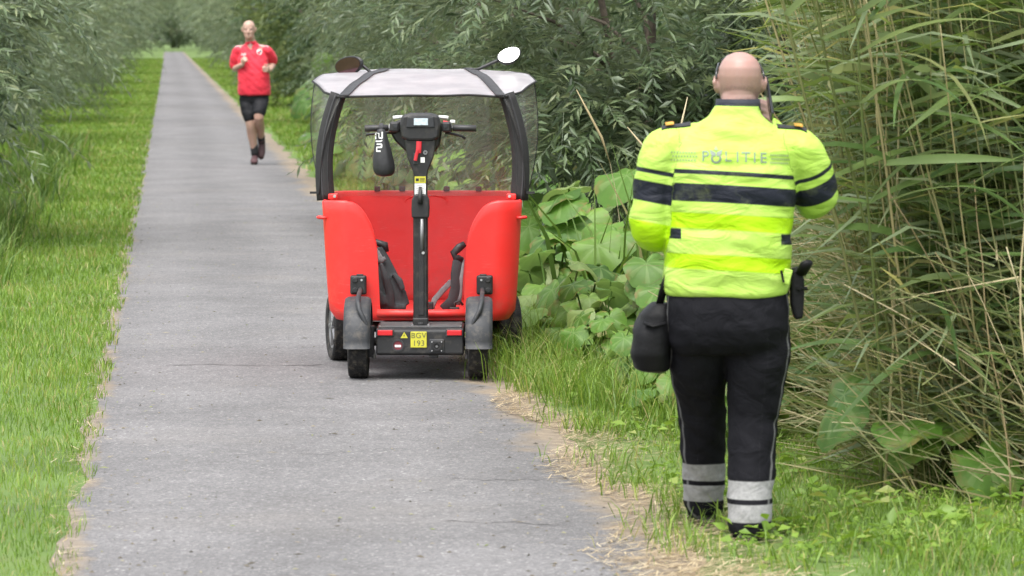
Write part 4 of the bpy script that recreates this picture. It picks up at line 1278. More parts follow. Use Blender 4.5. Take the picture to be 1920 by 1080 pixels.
def butterbur(x, y, s, nleaf, label, group, rz=None, kinds=None):
    t = empty('butterbur_plant', (x, y, 0))
    tag(t, label, 'plant', group)
    a0 = bgr.uniform(0, 6.28)
    for k in range(nleaf):
        o = bpy.data.objects.new('leaf', LEAVES[int(bgr.integers(len(LEAVES)))] if kinds is None else LEAVES[kinds[k % len(kinds)]])
        a = a0 + k * 2.4 + bgr.normal(0, 0.3)
        if bgr.random() < 0.4: a = -math.pi / 2 - 0.4 + bgr.normal(0, 0.6)       # more leaves turn to the open path side
        o.rotation_euler = (bgr.normal(0, 0.10), bgr.normal(0, 0.10), a)
        if rz is not None: a = rz + (0.0, 0.5, -0.6, 1.0, -1.1)[k % 5]
        f = s * (0.72 + 0.5 * bgr.random())
        o.scale = (f, f, f)
        o.location = (bgr.normal(0, 0.05), bgr.normal(0, 0.05), 0)
        link(o, t)
    return t
G1 = 'butterbur plants between the red cart and the officer'
lb1 = 'taller butterbur plant at the foot of the willow between the red cart and the officer'
for (x, y, s, n) in ((2.30, 22.9, .50, 5), (2.45, 21.9, .52, 6), (2.62, 20.9, .55, 6), (2.72, 19.9, .52, 6), (2.62, 18.9, .44, 6), (2.75, 23.0, .68, 6), (3.0, 21.8, .72, 7), (3.1, 20.6, .70, 7), (2.6, 24.2, .72, 6), (3.0, 24.0, .82, 7), (3.35, 22.6, .85, 7), (2.75, 25.4, .85, 6), (3.3, 25.0, .85, 7), (3.6, 23.8, .9, 6), (2.5, 26.2, .7, 6), (3.5, 21.3, .8, 6), (3.2, 19.4, .65, 6), (3.85, 25.5, .85, 6), (2.95, 18.2, .5, 5), (3.7, 20.2, .8, 6), (2.36, 20.7, .40, 6), (2.52, 19.4, .42, 6), (2.48, 18.4, .38, 6), (2.66, 17.6, .40, 6), (2.30, 21.6, .42, 5), (2.85, 17.2, .5, 6), (2.40, 17.9, .30, 5), (2.28, 20.0, .32, 6), (2.40, 21.2, .42, 6), (2.75, 18.6, .45, 7), (2.9, 19.0, .55, 7), (2.62, 16.9, .34, 5), (2.35, 19.0, .30, 5), (2.25, 22.3, .42, 6), (2.55, 22.8, .55, 7), (2.85, 20.3, .6, 7)):
    butterbur(x, y, min(s, 0.76) * 0.90, n + 8, ('low butterbur plant at the grass edge between the red cart and the officer' if x < 2.7 else lb1), G1)
G2 = 'butterbur plants behind the jogger and the cart'
lb2 = 'butterbur plant with broad yellow-green leaves behind the jogger and the red cart'
for (x, y, s, n) in ((2.45, 33, .65, 6), (2.6, 36, .75, 6), (2.4, 39, .7, 6), (2.9, 40, .9, 7), (2.5, 43, .8, 6), (3.1, 45, 1.0, 7), (2.6, 48, .85, 6), (3.2, 51, 1.05, 7), (2.65, 53, .85, 6), (2.45, 56, .8, 6), (3.2, 57, 1.1, 7), (2.7, 60, .9, 6), (3.3, 63, 1.15, 7), (2.6, 65, .95, 6), (3.0, 69, 1.2, 6), (2.35, 30, .6, 5), (2.9, 31, .75, 6), (3.3, 35, .85, 6)):
    butterbur(x, y, s * 1.0, n + 4, (lb2 if y > 41 else 'butterbur plant with broad leaves seen through and beside the clear windscreen of the cart'), G2)
butterbur(3.00, 14.95, .66, 5, 'low butterbur plant with large pale leaves spread at the foot of the reeds', None, -2.1, (7, 3, 7, 5, 3))
butterbur(3.25, 16.3, .38, 5, 'butterbur plant half hidden among the reed stalks', None)
butterbur(2.55, 16.9, .42, 5, 'small butterbur plant just beyond the legs of the officer', None)
butterbur(3.28, 15.0, .36, 4, 'dark butterbur plant beside the dry reed stalks', None)

# small leafy weeds in the verge
def weeds(n, sampler, label, rg, ll=0.05):
    x, y = sampler(n)
    z = rg.uniform(0.012, 0.085, n)
    d = rg.normal(size=(n, 3)) * np.array([1, 1, 0.25]); d /= np.linalg.norm(d, axis=1, keepdims=True)
    nr = np.array([0, 0, 1.0]) + rg.normal(0, 0.35, (n, 3))
    L = ll * (0.4 + 1.3 * rg.random(n) ** 2)
    V = kites(np.stack([x, y, z], 1), d, nr, L, L * 0.30)
    q = np.arange(n)[:, None] * 4
    o = add('weeds', fast_mesh('weeds', V.reshape(-1, 3), [np.concatenate([q + np.array([[0, 1, 2]]), q + np.array([[0, 2, 3]])])], {'rnd': np.repeat(0.1 + 0.8 * rg.random(n), 4)}), M_GRASS)
    tag(o, label, 'weeds', kind='stuff')
def w_s(n):
    k = n // 9
    cx = bgr.uniform(2.0, 3.6, k); cy = 12.8 + 10 * bgr.random(k) ** 1.2
    return np.repeat(cx, 9) + bgr.normal(0, 0.06, 9 * k), np.repeat(cy, 9) + bgr.normal(0, 0.09, 9 * k)
weeds(9 * 520, w_s, 'small leafy weeds in the grass around the officer', bgr)

# ------------------------------------------------------------------ reeds
M_RSTEM = leaf_mat('reed stalk', [(0.0, (0.11, 0.15, 0.04)), (0.5, (0.22, 0.22, 0.09)), (1.0, (0.40, 0.33, 0.17))], None, 0.1, 0.5, use_obj=True)
M_RLEAF = leaf_mat('reed leaf', [(0.0, (0.075, 0.140, 0.042)), (0.5, (0.140, 0.225, 0.068)), (0.88, (0.22, 0.31, 0.10)), (1.0, (0.40, 0.37, 0.18))], (0.24, 0.30, 0.19), 0.48, 0.4, use_obj=True)
M_RDRY = leaf_mat('dry reed', [(0.0, (0.27, 0.20, 0.10)), (0.5, (0.44, 0.35, 0.19)), (1.0, (0.60, 0.51, 0.33))], None, 0.1, 0.6, use_obj=True)
M_RDRYS = leaf_mat('dry reed mass', [(0.0, (0.12, 0.16, 0.05)), (0.5, (0.20, 0.22, 0.085)), (0.8, (0.36, 0.31, 0.16)), (1.0, (0.58, 0.49, 0.31))], None, 0.3, 0.6)
M_RLEAFS = leaf_mat('reed leaf mass', [(0.0, (0.095, 0.145, 0.042)), (0.5, (0.180, 0.245, 0.078)), (0.8, (0.28, 0.33, 0.13)), (1.0, (0.50, 0.45, 0.25))], (0.25, 0.31, 0.19), 0.5, 0.4)
rgn = np.random.default_rng(31)
def stalk_curve(rg, h, leanx, leany):
    n = 9
    return [((leanx * (t ** 1.25)) * h + 0.015 * math.sin(t * 7 + rg.random()), (leany * t) * h, -0.04 + h * t * (1 - 0.12 * abs(leanx) * t)) for t in np.linspace(0, 1, n)]
STALKS = []
for i in range(6):
    c_ = stalk_curve(rgn, 2.0, -0.07 - 0.052 * i, rgn.normal(0, 0.06))
    g = G(); g.tube(c_, [0.0052 - 0.0026 * k / 8 for k in range(9)], 5)
    me = g.mesh('reed_stem'); me.materials.append(M_RSTEM); shade_smooth(me)
    STALKS.append((me, c_))
def reed_leaf_mesh(rg, L, droop, w):
    """long tapering blade that leaves the stalk upward and streams to +x"""
    n = 8
    V, F = [], []
    for k in range(n + 1):
        t = k / n
        x = L * (t * 0.95); z = L * (0.42 * t - droop * t * t)
        ww = w * math.sin(math.pi * min(1, 0.16 + t * 0.84)) ** 0.8 if k < n else 0.0005
        tw = 0.5 * t
        V += [(x, -ww * math.cos(tw), z - ww * math.sin(tw) * 0.6), (x, 0, z - ww * 0.25), (x, ww * math.cos(tw), z + ww * math.sin(tw) * 0.6)]
    for k in range(n):
        a = 3 * k
        F += [(a, a + 3, a + 4, a + 1), (a + 1, a + 4, a + 5, a + 2)]
    me = bpy.data.meshes.new('leaf'); me.from_pydata(V, [], F); me.update()
    me.materials.append(M_RLEAF); shade_smooth(me)
    return me
RLEAF = [reed_leaf_mesh(rgn, L, d, w) for (L, d, w) in ((0.42, 0.45, 0.0145), (0.36, 0.30, 0.0125), (0.46, 0.60, 0.015), (0.33, 0.15, 0.0115), (0.42, 0.75, 0.0135))]
GREED = 'green reed stalks beside the officer'
def reed(x, y, s):
    me, c_ = STALKS[int(rgn.integers(6))]
    o = bpy.data.objects.new('reed_stalk', me)
    o.location = (x, y, 0); o.scale = (s, s, s); o.rotation_euler = (0, 0, rgn.normal(0, 0.5))
    tag(o, 'green reed stalk with long leaves blown aside in the reed bed', 'reed', GREED)
    link(o)
    nl = int(rgn.integers(8, 13))
    for k in range(nl):
        t = 0.25 + 0.72 * (k + rgn.random() * 0.5) / nl
        f = t * 8; i = min(int(f), 7); fr = f - i
        p = [c_[i][j] + (c_[i + 1][j] - c_[i][j]) * fr for j in range(3)]
        l = bpy.data.objects.new('leaf', RLEAF[int(rgn.integers(5))])
        l.location = p
        l.rotation_euler = (rgn.normal(0, 0.5), rgn.normal(0.05, 0.22), rgn.normal(0.05, 0.55) + (math.pi if rgn.random() < 0.16 else 0) - o.rotation_euler[2])
        q = 0.75 + 0.6 * rgn.random()
        l.scale = (q, q, q)
        link(l, o)
    return o
def reed_ok(x, y):
    return x > 2.62 + 0.05 * math.sin(y * 3)
cnt = 0
while cnt < 170:
    y = 14.5 + 4.2 * rgn.random() ** 1.1; x = 2.66 + 1.6 * rgn.random() ** 1.2
    if x < 2.70 + 0.18 * (y - 14.5): continue
    reed(x, y, 0.95 + 0.45 * rgn.random()); cnt += 1
GDRY = 'dry straw-coloured reed stalks beside the officer'
DRY = []
for i in range(6):
    c_ = stalk_curve(rgn, 1.0, (-0.35, -0.55, -0.45, 0.4, -0.75, -0.15)[i], rgn.normal(0, 0.08))
    if i == 3:      # snapped stalk
        c_ = [(0, 0, -0.03), (-0.10, 0, 0.35), (-0.16, 0, 0.72), (-0.17, 0, 0.76), (0.02, 0, 0.52), (0.12, 0, 0.38)]
    g = G(); g.tube(c_, [0.0032 - 0.0014 * k / len(c_) for k in range(len(c_))], 5)
    me = g.mesh('dry_reed'); me.materials.append(M_RDRY); shade_smooth(me)
    DRY.append(me)
for k in range(70):
    y = 13.7 + 4.5 * rgn.random(); x = 2.85 + 0.13 * (y - 13.7) + 1.2 * rgn.random()
    if y < 15.3 and x < 3.15: x += 0.45
    o = bpy.data.objects.new('dry_reed_stalk', DRY[int(rgn.integers(6))])
    o.location = (x, y, 0); f = 0.7 + 1.2 * rgn.random() ** 1.3; o.scale = (f * 1.0, f, f); o.rotation_euler = (rgn.normal(0, 0.1), rgn.normal(0.0, 0.14), rgn.normal(0, 0.55))
    tag(o, 'dry straw-coloured reed stalk leaning in the reed bed', 'reed', GDRY)
    link(o)
# the mass of reeds behind, beyond counting
def reed_mass(n, label):
    y = 14.7 + 5.0 * rgn.random(n) ** 0.9; x = 2.86 + 0.21 * (y - 14.7) + 1.8 * rgn.random(n)
    h = 0.9 + 2.0 * rgn.random(n)
    lean = -(0.03 + 0.33 * rgn.random(n)); ly = rgn.normal(0, 0.12, n)
    w = 0.0028
    V = np.zeros((n, 6, 3))
    for j, t in enumerate((0, 0.5, 1.0)):
        cx = x + lean * h * t ** 1.25; cy = y + ly * h * t; cz = h * t
        V[:, 2 * j] = np.stack([cx - w * (1 - 0.5 * t), cy, cz], 1); V[:, 2 * j + 1] = np.stack([cx + w * (1 - 0.5 * t), cy + 0.003, cz], 1)
    q = np.arange(n)[:, None] * 6
    me = fast_mesh('reed_stems', V.reshape(-1, 3), [np.concatenate([q + np.array([[0, 1, 3, 2]]), q + np.array([[2, 3, 5, 4]])])], {'rnd': np.repeat(rgn.random(n), 6)})
    st_ = add('reed_bed', me, M_RDRYS)
    tag(st_, label, 'reeds', kind='stuff')
    # leaves
    m = n * 13
    i = np.repeat(np.arange(n), 13); t = rgn.uniform(0.1, 1.0, m)
    p = np.stack([x[i] + lean[i] * h[i] * t ** 1.25, y[i] + ly[i] * h[i] * t, h[i] * t], 1)
    a = rgn.normal(0.0, 0.7, m) + np.where(rgn.random(m) < 0.25, np.pi, 0)
    L = rgn.uniform(0.22, 0.5, m); w = L * 0.024
    hx, hy = np.cos(a), np.sin(a)
    dr = rgn.uniform(0.1, 0.85, m)
    V = np.zeros((m, 6, 3))
    tl = rgn.normal(0, 0.6, m)
    for j, (tt, ww) in enumerate(((0, 0.5), (0.5, 1.0), (1.0, 0.08))):
        c = p + np.stack([hx * L * tt, hy * L * tt, L * (0.45 * tt - dr * tt * tt)], 1)
        s = np.stack([-hy * np.cos(tl), hx * np.cos(tl), np.sin(tl)], 1) * (w * ww)[:, None]
        V[:, 2 * j] = c - s; V[:, 2 * j + 1] = c + s
    q = np.arange(m)[:, None] * 6
    add('reed_leaves', fast_mesh('reed_leaves', V.reshape(-1, 3), [np.concatenate([q + np.array([[0, 1, 3, 2]]), q + np.array([[2, 3, 5, 4]])])], {'rnd': np.repeat(rgn.random(m), 6)}), M_RLEAFS, st_)['kind'] = 'stuff'
reed_mass(3600, 'dense reed bed of green leaves and dry stalks behind the single stalks')
# tangle of fallen stalks and dead leaves at the foot of the reeds
def tangle(n):
    y = 14.2 + 5.5 * rgn.random(n); x = 2.75 + 1.6 * rgn.random(n); z = 0.02 + 0.95 * rgn.random(n) ** 1.6
    a = rgn.normal(math.pi * 0.85, 0.8, n); e = rgn.normal(0.25, 0.4, n); L = rgn.uniform(0.15, 0.5, n); w = rgn.uniform(0.002, 0.005, n)
    d = np.stack([np.cos(a) * np.cos(e), np.sin(a) * np.cos(e), np.sin(e)], 1)
    s = np.cross(d, rgn.normal(size=(n, 3))); s /= np.linalg.norm(s, axis=1, keepdims=True)
    c = np.stack([x, y, z], 1)
    V = np.stack([c - s * w[:, None], c + s * w[:, None], c + d * L[:, None] + s * w[:, None] * 0.4, c + d * L[:, None] - s * w[:, None] * 0.4], 1)
    V[:, :, 2] = np.maximum(V[:, :, 2], 0.004)
    q = np.arange(n)[:, None] * 4 + np.array([[0, 1, 2, 3]])
    o = add('reed_litter', fast_mesh('reed_litter', V.reshape(-1, 3), [q], {'rnd': np.repeat(rgn.random(n), 4)}), M_RDRYS)
    tag(o, 'tangle of fallen dead reed stalks at the foot of the reed bed', 'reeds', kind='stuff')
tangle(7500)
# tall seeding grasses in front of the right-hand willow
def seed_grass(x, y, h, lean, label):
    g = G()
    c_ = [(lean * h * (0.2 * t + 0.45 * t ** 4), 0.02 * math.sin(5 * t), -0.03 + h * t * (1 - 0.25 * abs(lean) * t ** 3)) for t in np.linspace(0, 1, 9)]
    g.tube(c_, [0.0024 - 0.0014 * k / 8 for k in range(9)], 5)
    t_ = add('seed_grass', g.mesh('seed_grass'), M_RDRY, None, (x, y, 0))
    tag(t_, label, 'grass stem', 'pale grass stems in front of the willow')
    g = G()
    p = [Vector(q) for q in c_[-3:]]
    g.tube([p[0], p[1], p[2], p[2] + (p[2] - p[1])], [0.003, 0.008, 0.007, 0.002], 6)
    add('seed_head', g.mesh('seed_head'), M_RDRY, t_, smooth=True)
for (x, y, h, l) in ((2.78, 23.2, 1.45, -0.25), (3.05, 22.2, 1.30, -0.35), (3.12, 22.0, 1.22, 0.3), (2.98, 23.0, 1.35, 0.12), (3.4, 21.2, 1.3, -0.25)):
    seed_grass(x, y, h, l, 'pale tall grass stem rising in front of the willow beside the officer')
# flag-like leaves standing up behind the cart
tuft_field('long_grass', [(2.55, 22.6, 1.0), (2.75, 22.2, 1.2), (2.9, 21.6, 1.0), (3.15, 21.9, 1.2), (3.4, 21.0, 1.1), (3.3, 20.2, 1.0)], 14, 0.10, 0.95, 'broad upright blades among the butterbur leaves', M_LONG, g1, 0.011, 0.55)

# ================================================================== people
def skin_mat(name, col, ruddy):
    m, nt, out = new_mat(name)
    co = objco(nt)
    c = ramp(nt, noise_n(nt, 14, 5, 0.6, co), [(0.3, tuple(a * 0.9 for a in col)), (0.7, col)])
    c = mixc(nt, ramp(nt, noise_n(nt, 5, 3, 0.5, co), [(0.45, 0.0), (0.7, 0.5)]), c, ruddy)
    b = N(nt, 'ShaderNodeBsdfPrincipled', i_Roughness=0.48)
    b.inputs['Subsurface Weight'].default_value = 0.12
    b.inputs['Subsurface Radius'].default_value = (0.012, 0.005, 0.003)
    nt.links.new(c, b.inputs['Base Color'])
    bn = N(nt, 'ShaderNodeBump'); bn.inputs['Strength'].default_value = 0.15; bn.inputs['Distance'].default_value = 0.003
    nt.links.new(noise_n(nt, 150, 4, 0.6, co), bn.inputs['Height']); nt.links.new(bn.outputs[0], b.inputs['Normal'])
    nt.links.new(b.outputs[0], out.inputs[0])
    return m
def ring_loft(g, rings, n=24, power=2.3):
    """rings: (cx, cy, z, rx, ry): closed stack of superellipses"""
    V, F = [], []
    for (cx, cy, z, rx, ry) in rings:
        for i in range(n):
            a = 2 * math.pi * i / n
            ca, sa = math.cos(a), math.sin(a)
            V.append((cx + rx * math.copysign(abs(ca) ** (2 / power), ca), cy + ry * math.copysign(abs(sa) ** (2 / power), sa), z))
    for j in range(len(rings) - 1):
        for i in range(n):
            i2 = (i + 1) % n
            F.append((j * n + i, j * n + i2, (j + 1) * n + i2, (j + 1) * n + i))
    F.append(tuple(range(n - 1, -1, -1))); F.append(tuple(range((len(rings) - 1) * n, len(rings) * n)))
    g.put(V, F)
def ball(g, c, r, n=14):
    rx, ry, rz = r if hasattr(r, '__len__') else (r, r, r)
    rings = []
    for k in range(9):
        a = -math.pi / 2 + math.pi * (k + 0.0) / 8
        q = max(math.cos(a), 0.05)
        rings.append((c[0], c[1], c[2] + rz * math.sin(a), rx * q, ry * q))
    ring_loft(g, rings, n, 2.0)
def limb(g, pts, rad, n=16, flat=1.0, up=None):
    """tapered limb: smooth curve through the joints, rounded by balls at its ends"""
    P_ = [Vector(p) for p in pts]
    out, rr = [], []
    for i in range(len(P_) - 1):
        for t in np.linspace(0, 1, 6)[:-1]:
            out.append(P_[i].lerp(P_[i + 1], t)); rr.append(rad[i] + (rad[i + 1] - rad[i]) * t)
    out.append(P_[-1]); rr.append(rad[-1])
    for _ in range(2):
        for i in range(1, len(out) - 1):
            out[i] = (out[i - 1] + out[i] * 2 + out[i + 1]) / 4
    g.tube(out, rr, n, flat=flat, up=up)
    for p, r_ in ((out[0], rr[0]), (out[-1], rr[-1])):
        ball(g, p, r_ * 0.96 * min(1, flat + 0.2))
def hand(g, wrist, d, nrm, th, s=1.0, curl=(0.5, 0.7, 0.5), thumb_in=0.5):
    """palm, four unequal bent fingers and a thumb; d = pointing direction, nrm = way the palm faces, th = thumb side"""
    w = Vector(wrist); d = Vector(d).normalized(); nrm = Vector(nrm); nrm = (nrm - d * nrm.dot(d)).normalized()
    th = d.cross(nrm) if d.cross(nrm).dot(Vector(th)) > 0 else nrm.cross(d)
    g.tube([w - d * 0.02 * s, w + d * 0.03 * s, w + d * 0.065 * s, w + d * 0.092 * s], [0.026 * s, 0.035 * s, 0.041 * s, 0.038 * s], 14, flat=0.42, up=nrm)
    for k, (off, L) in enumerate(((0.030, 0.072), (0.010, 0.080), (-0.011, 0.075), (-0.031, 0.060))):
        p = w + d * (0.088 - 0.004 * abs(k - 1)) * s + th * off * s
        dd = (d + th * (0.10 - 0.075 * k)).normalized()
        pts, ang = [p - dd * 0.02 * s, p], 0.0
        for seg, c_ in zip((0.45, 0.32, 0.23), curl):
            ang += c_
            p = p + (dd * math.cos(ang) + nrm * math.sin(ang)) * L * seg * s
            pts.append(p)
        g.tube(pts, [0.0095 * s, 0.0095 * s, 0.0088 * s, 0.0082 * s, 0.0065 * s], 8)
    p = w + d * 0.025 * s + th * 0.030 * s
    q = p + (d * 0.6 + th * 0.75 + nrm * 0.25).normalized() * 0.036 * s
    q2 = q + (d * 0.85 + th * (0.35 - thumb_in * 0.5) + nrm * thumb_in).normalized() * 0.030 * s
    q3 = q2 + (d * 0.8 - th * 0.1 * thumb_in + nrm * (0.3 + thumb_in)).normalized() * 0.025 * s
    g.tube([p - th * 0.012 * s, p, q, q2, q3], [0.015 * s, 0.0155 * s, 0.0125 * s, 0.0110 * s, 0.0080 * s], 8)
def head(g, c, s, face):
    """c: centre of the skull, face: +1 looks along +y, -1 along -y; s: scale on a 0.235 m high head"""
    cx, cy, cz = c
    def q(z, rx, ry, oy): return (cx, cy + face * oy * s, cz + z * s, rx * s, ry * s)
    ring_loft(g, [q(-0.118, 0.022, 0.022, 0.062), q(-0.108, 0.042, 0.045, 0.050), q(-0.085, 0.057, 0.068, 0.032), q(-0.05, 0.068, 0.088, 0.012), q(-0.01, 0.074, 0.096, 0.0), q(0.03, 0.078, 0.100, -0.004), q(0.06, 0.075, 0.097, -0.006), q(0.085, 0.063, 0.083, -0.008), q(0.103, 0.045, 0.060, -0.008), q(0.113, 0.024, 0.032, -0.008), q(0.116, 0.006, 0.008, -0.008)], 24, 2.05)
    fy = cy + face * 0.095 * s
    g.tube([(cx, fy - face * 0.005 * s, cz + 0.012 * s), (cx, fy + face * 0.008 * s, cz - 0.018 * s), (cx, fy + face * 0.013 * s, cz - 0.036 * s), (cx, fy - face * 0.002 * s, cz - 0.044 * s)], [0.007 * s, 0.010 * s, 0.014 * s, 0.012 * s], 10)
    for sd in (-1, 1):
        ball(g, (cx + sd * 0.030 * s, cy + face * 0.088 * s, cz + 0.018 * s), (0.020 * s, 0.010 * s, 0.007 * s))       # brow
        ball(g, (cx + sd * 0.034 * s, cy + face * 0.078 * s, cz - 0.030 * s), (0.020 * s, 0.016 * s, 0.018 * s))      # cheek
        # ear: rim and lobe
        ex = cx + sd * 0.079 * s; ey = cy - face * 0.004 * s
        g.tube([(ex, ey + face * 0.010 * s, cz - 0.030 * s), (ex + sd * 0.008 * s, ey - face * 0.006 * s, cz - 0.016 * s), (ex + sd * 0.014 * s, ey - face * 0.014 * s, cz + 0.008 * s), (ex + sd * 0.010 * s, ey - face * 0.002 * s, cz + 0.026 * s), (ex + sd * 0.002 * s, ey + face * 0.010 * s, cz + 0.022 * s)], [0.007 * s, 0.008 * s, 0.008 * s, 0.0075 * s, 0.006 * s], 8)
        ball(g, (ex + sd * 0.003 * s, ey, cz - 0.002 * s), (0.008 * s, 0.014 * s, 0.024 * s))
    ball(g, (cx, cy + face * 0.086 * s, cz - 0.066 * s), (0.024 * s, 0.012 * s, 0.009 * s))                       # lips
    ball(g, (cx, cy + face * 0.074 * s, cz - 0.100 * s), (0.026 * s, 0.020 * s, 0.016 * s))                       # chin
def remesh(g, voxel, it=2, name='mesh'):
    return evaluated(g.mesh(name), [('REMESH', dict(mode='VOXEL', voxel_size=voxel)), ('SMOOTH', dict(iterations=it, factor=0.5))])
def verts_of(me):
    a = np.zeros(len(me.vertices) * 3); me.vertices.foreach_get('co', a)
    return a.reshape(-1, 3)
def normals_of(me):
    a = np.zeros(len(me.vertices) * 3, dtype=np.float32); me.vertex_normals.foreach_get('vector', a)
    return a.reshape(-1, 3).astype(float)
def set_attr(me, name, a):
    at = me.attributes.new(name, 'FLOAT', 'POINT'); at.data.foreach_set('value', np.asarray(a, dtype=np.float32))
def seg_dist(P_, a, b):
    a = np.array(a, float); b = np.array(b, float); ab = b - a
    t = np.clip(((P_ - a) @ ab) / (ab @ ab), 0, 1)
    return np.linalg.norm(P_ - (a + t[:, None] * ab), axis=1), t
def crease(me, field, amp):
    """cloth folds: push the surface in and out along its normals"""
    V = verts_of(me); Nn = normals_of(me)
    V = V + Nn * (amp * field(V))[:, None]
    me.vertices.foreach_set('co', V.astype(np.float32).ravel()); me.update()
def nfield(V, sx, sy, sz, seed=0.0):
    return np.array([noise.noise(Vector((v[0] * sx + seed, v[1] * sy, v[2] * sz + seed * 2))) for v in V])

def cloth_shader(name, build, rough=0.7, sheen=0.0, wr=0.35, wscale=(7, 7, 14), spec=0.25):
    m, nt, out = new_mat(name)
    co = objco(nt)
    c = build(nt, co)
    b = N(nt, 'ShaderNodeBsdfPrincipled', i_Roughness=rough)
    b.inputs['Specular IOR Level'].default_value = spec
    b.inputs['Sheen Weight'].default_value = sheen
    nt.links.new(c, b.inputs['Base Color'])
    mp = N(nt, 'ShaderNodeMapping'); mp.inputs['Scale'].default_value = wscale
    nt.links.new(co, mp.inputs[0])
    hgt = math_n(nt, 'ADD', noise_n(nt, 1.0, 3, 0.5, mp.outputs[0], 1.2), math_n(nt, 'MULTIPLY', noise_n(nt, 220, 2, 0.5, co), 0.04))
    bn = N(nt, 'ShaderNodeBump'); bn.inputs['Strength'].default_value = wr; bn.inputs['Distance'].default_value = 0.03
    nt.links.new(hgt, bn.inputs['Height']); nt.links.new(bn.outputs[0], b.inputs['Normal'])
    nt.links.new(b.outputs[0], out.inputs[0])
    return m
def band(nt, v, lo, hi, soft=0.002):
    a = math_n(nt, 'MULTIPLY', math_n(nt, 'SUBTRACT', v, lo - soft), 1 / (2 * soft), clamp=True)
    b = math_n(nt, 'MULTIPLY', math_n(nt, 'SUBTRACT', hi + soft, v), 1 / (2 * soft), clamp=True)
    return math_n(nt, 'MULTIPLY', a, b)

M_SHOE = mat('black boot leather', (0.010, 0.010, 0.011), 0.45, var=0.3, bump=0.15, bscale=60, grime=0.3)
M_GEAR = mat('black belt gear', (0.006, 0.006, 0.007), 0.6, var=0.3, bump=0.2, bscale=80, spec=0.18)

# ------------------------------------------------------------------ police officer, seen from behind
PO = (1.996, 13.626, 0.0)
officer = empty('person', PO, -YAW)
tag(officer, 'person in yellow police jacket and black trousers walking away with phone at right ear', 'person')
HS = (0.044, 0.045, 1.626)
g = G()
head(g, HS, 1.0, 1)
limb(g, [(0.040, 0.02, 1.585), (0.035, 0.005, 1.50), (0.025, 0.0, 1.43)], [0.062, 0.066, 0.085])
ring_loft(g, [(0.0, 0, 0.84, 0.16, 0.11), (0.0, 0, 0.95, 0.17, 0.12), (0.005, 0, 1.10, 0.16, 0.11), (0.01, 0, 1.28, 0.18, 0.11), (0.015, 0, 1.40, 0.17, 0.09), (0.02, 0, 1.45, 0.10, 0.07)])
LS, LE, LW = (-0.228, 0.0, 1.390), (-0.283, -0.005, 1.095), (-0.13, 0.235, 1.09)
RS, RE, RW = (0.256, 0.0, 1.385), (0.330, 0.075, 1.195), (0.165, 0.235, 1.455)
limb(g, [(-0.12, 0, 1.40), LS, LE, LW, (-0.11, 0.265, 1.09)], [0.06, 0.06, 0.045, 0.032, 0.028])
limb(g, [(0.14, 0, 1.40), RS, RE, RW, (0.160, 0.235, 1.47)], [0.06, 0.06, 0.045, 0.032, 0.028])
hand(g, (-0.11, 0.265, 1.09), (0.75, 0.65, 0.10), (0.2, -0.3, 1.0), (-0.6, 0.8, 0), 1.0, (0.5, 0.6, 0.4))
for zz, rr_ in ((1.562, 0.060), (1.580, 0.059), (1.598, 0.058)):      # skin folds at the nape
    g.tube([(0.042 + 0.052 * math.cos(a), 0.022 + rr_ * 1.06 * math.sin(a), zz) for a in np.linspace(R(205), R(335), 9)], [0.003] + [0.0085] * 7 + [0.003], 8)
hand(g, (0.160, 0.225, 1.468), (-0.05, -0.80, 0.62), (-0.9, 0.1, 0), (0, 0.6, 0.6), 0.95, (0.35, 0.75, 0.5), 0.7)
LH, LK, LA = (-0.100, 0.0, 0.80), (-0.080, 0.20, 0.465), (-0.062, 0.36, 0.095)
RH, RK, RA = (0.108, 0.0, 0.80), (0.096, 0.03, 0.43), (0.076, -0.085, 0.10)
limb(g, [LH, LK, LA], [0.085, 0.055, 0.04]); limb(g, [RH, RK, RA], [0.085, 0.055, 0.04])
body_me = remesh(g, 0.006, 2, 'body')
M_SKINP = skin_mat('skin officer', (0.34, 0.215, 0.18), (0.36, 0.185, 0.16))
add('body', body_me, M_SKINP, officer, smooth=True)
# cropped grey hair as a thin shell round the sides and back of the skull
hg = G()
rows = []
for j, z in enumerate(np.linspace(-0.045, 0.034, 9)):
    row = []
    for i in range(25):
        a = R(200 + 140 * i / 24)          # from one temple round the back to the other
        k = np.interp(z, [-0.05, -0.01, 0.03, 0.06], [0.068, 0.0748, 0.0787, 0.075]); ky = np.interp(z, [-0.05, -0.01, 0.03, 0.06], [0.087, 0.0965, 0.1005, 0.097])
        oy = np.interp(z, [-0.05, -0.01, 0.03, 0.06], [0.012, 0.0, -0.004, -0.006])
        row.append((HS[0] + (k + 0.0008) * math.cos(a), HS[1] + oy + (ky + 0.0008) * math.sin(a), HS[2] + z))
    rows.append(row)
def hair_mat():
    m, nt, out = new_mat('shaved grey stubble')
    co = objco(nt)
    sx = N(nt, 'ShaderNodeSeparateXYZ'); nt.links.new(co, sx.inputs[0])
    fade = math_n(nt, 'MULTIPLY', math_n(nt, 'SUBTRACT', math_n(nt, 'ADD', HS[2] + 0.012, math_n(nt, 'MULTIPLY', noise_n(nt, 30, 3, 0.6, co), 0.03)), sx.outputs['Z']), 13, clamp=True)
    f = math_n(nt, 'MULTIPLY', fade, ramp(nt, noise_n(nt, 260, 3, 0.7, co), [(0.4, 0.05), (0.6, 0.42)]))
    d = N(nt, 'ShaderNodeBsdfDiffuse'); d.inputs[0].default_value = (0.12, 0.09, 0.078, 1)
    t = N(nt, 'ShaderNodeBsdfTransparent')
    ms = N(nt, 'ShaderNodeMixShader'); nt.links.new(f, ms.inputs[0]); nt.links.new(t.outputs[0], ms.inputs[1]); nt.links.new(d.outputs[0], ms.inputs[2])
    nt.links.new(ms.outputs[0], out.inputs[0])
    return m
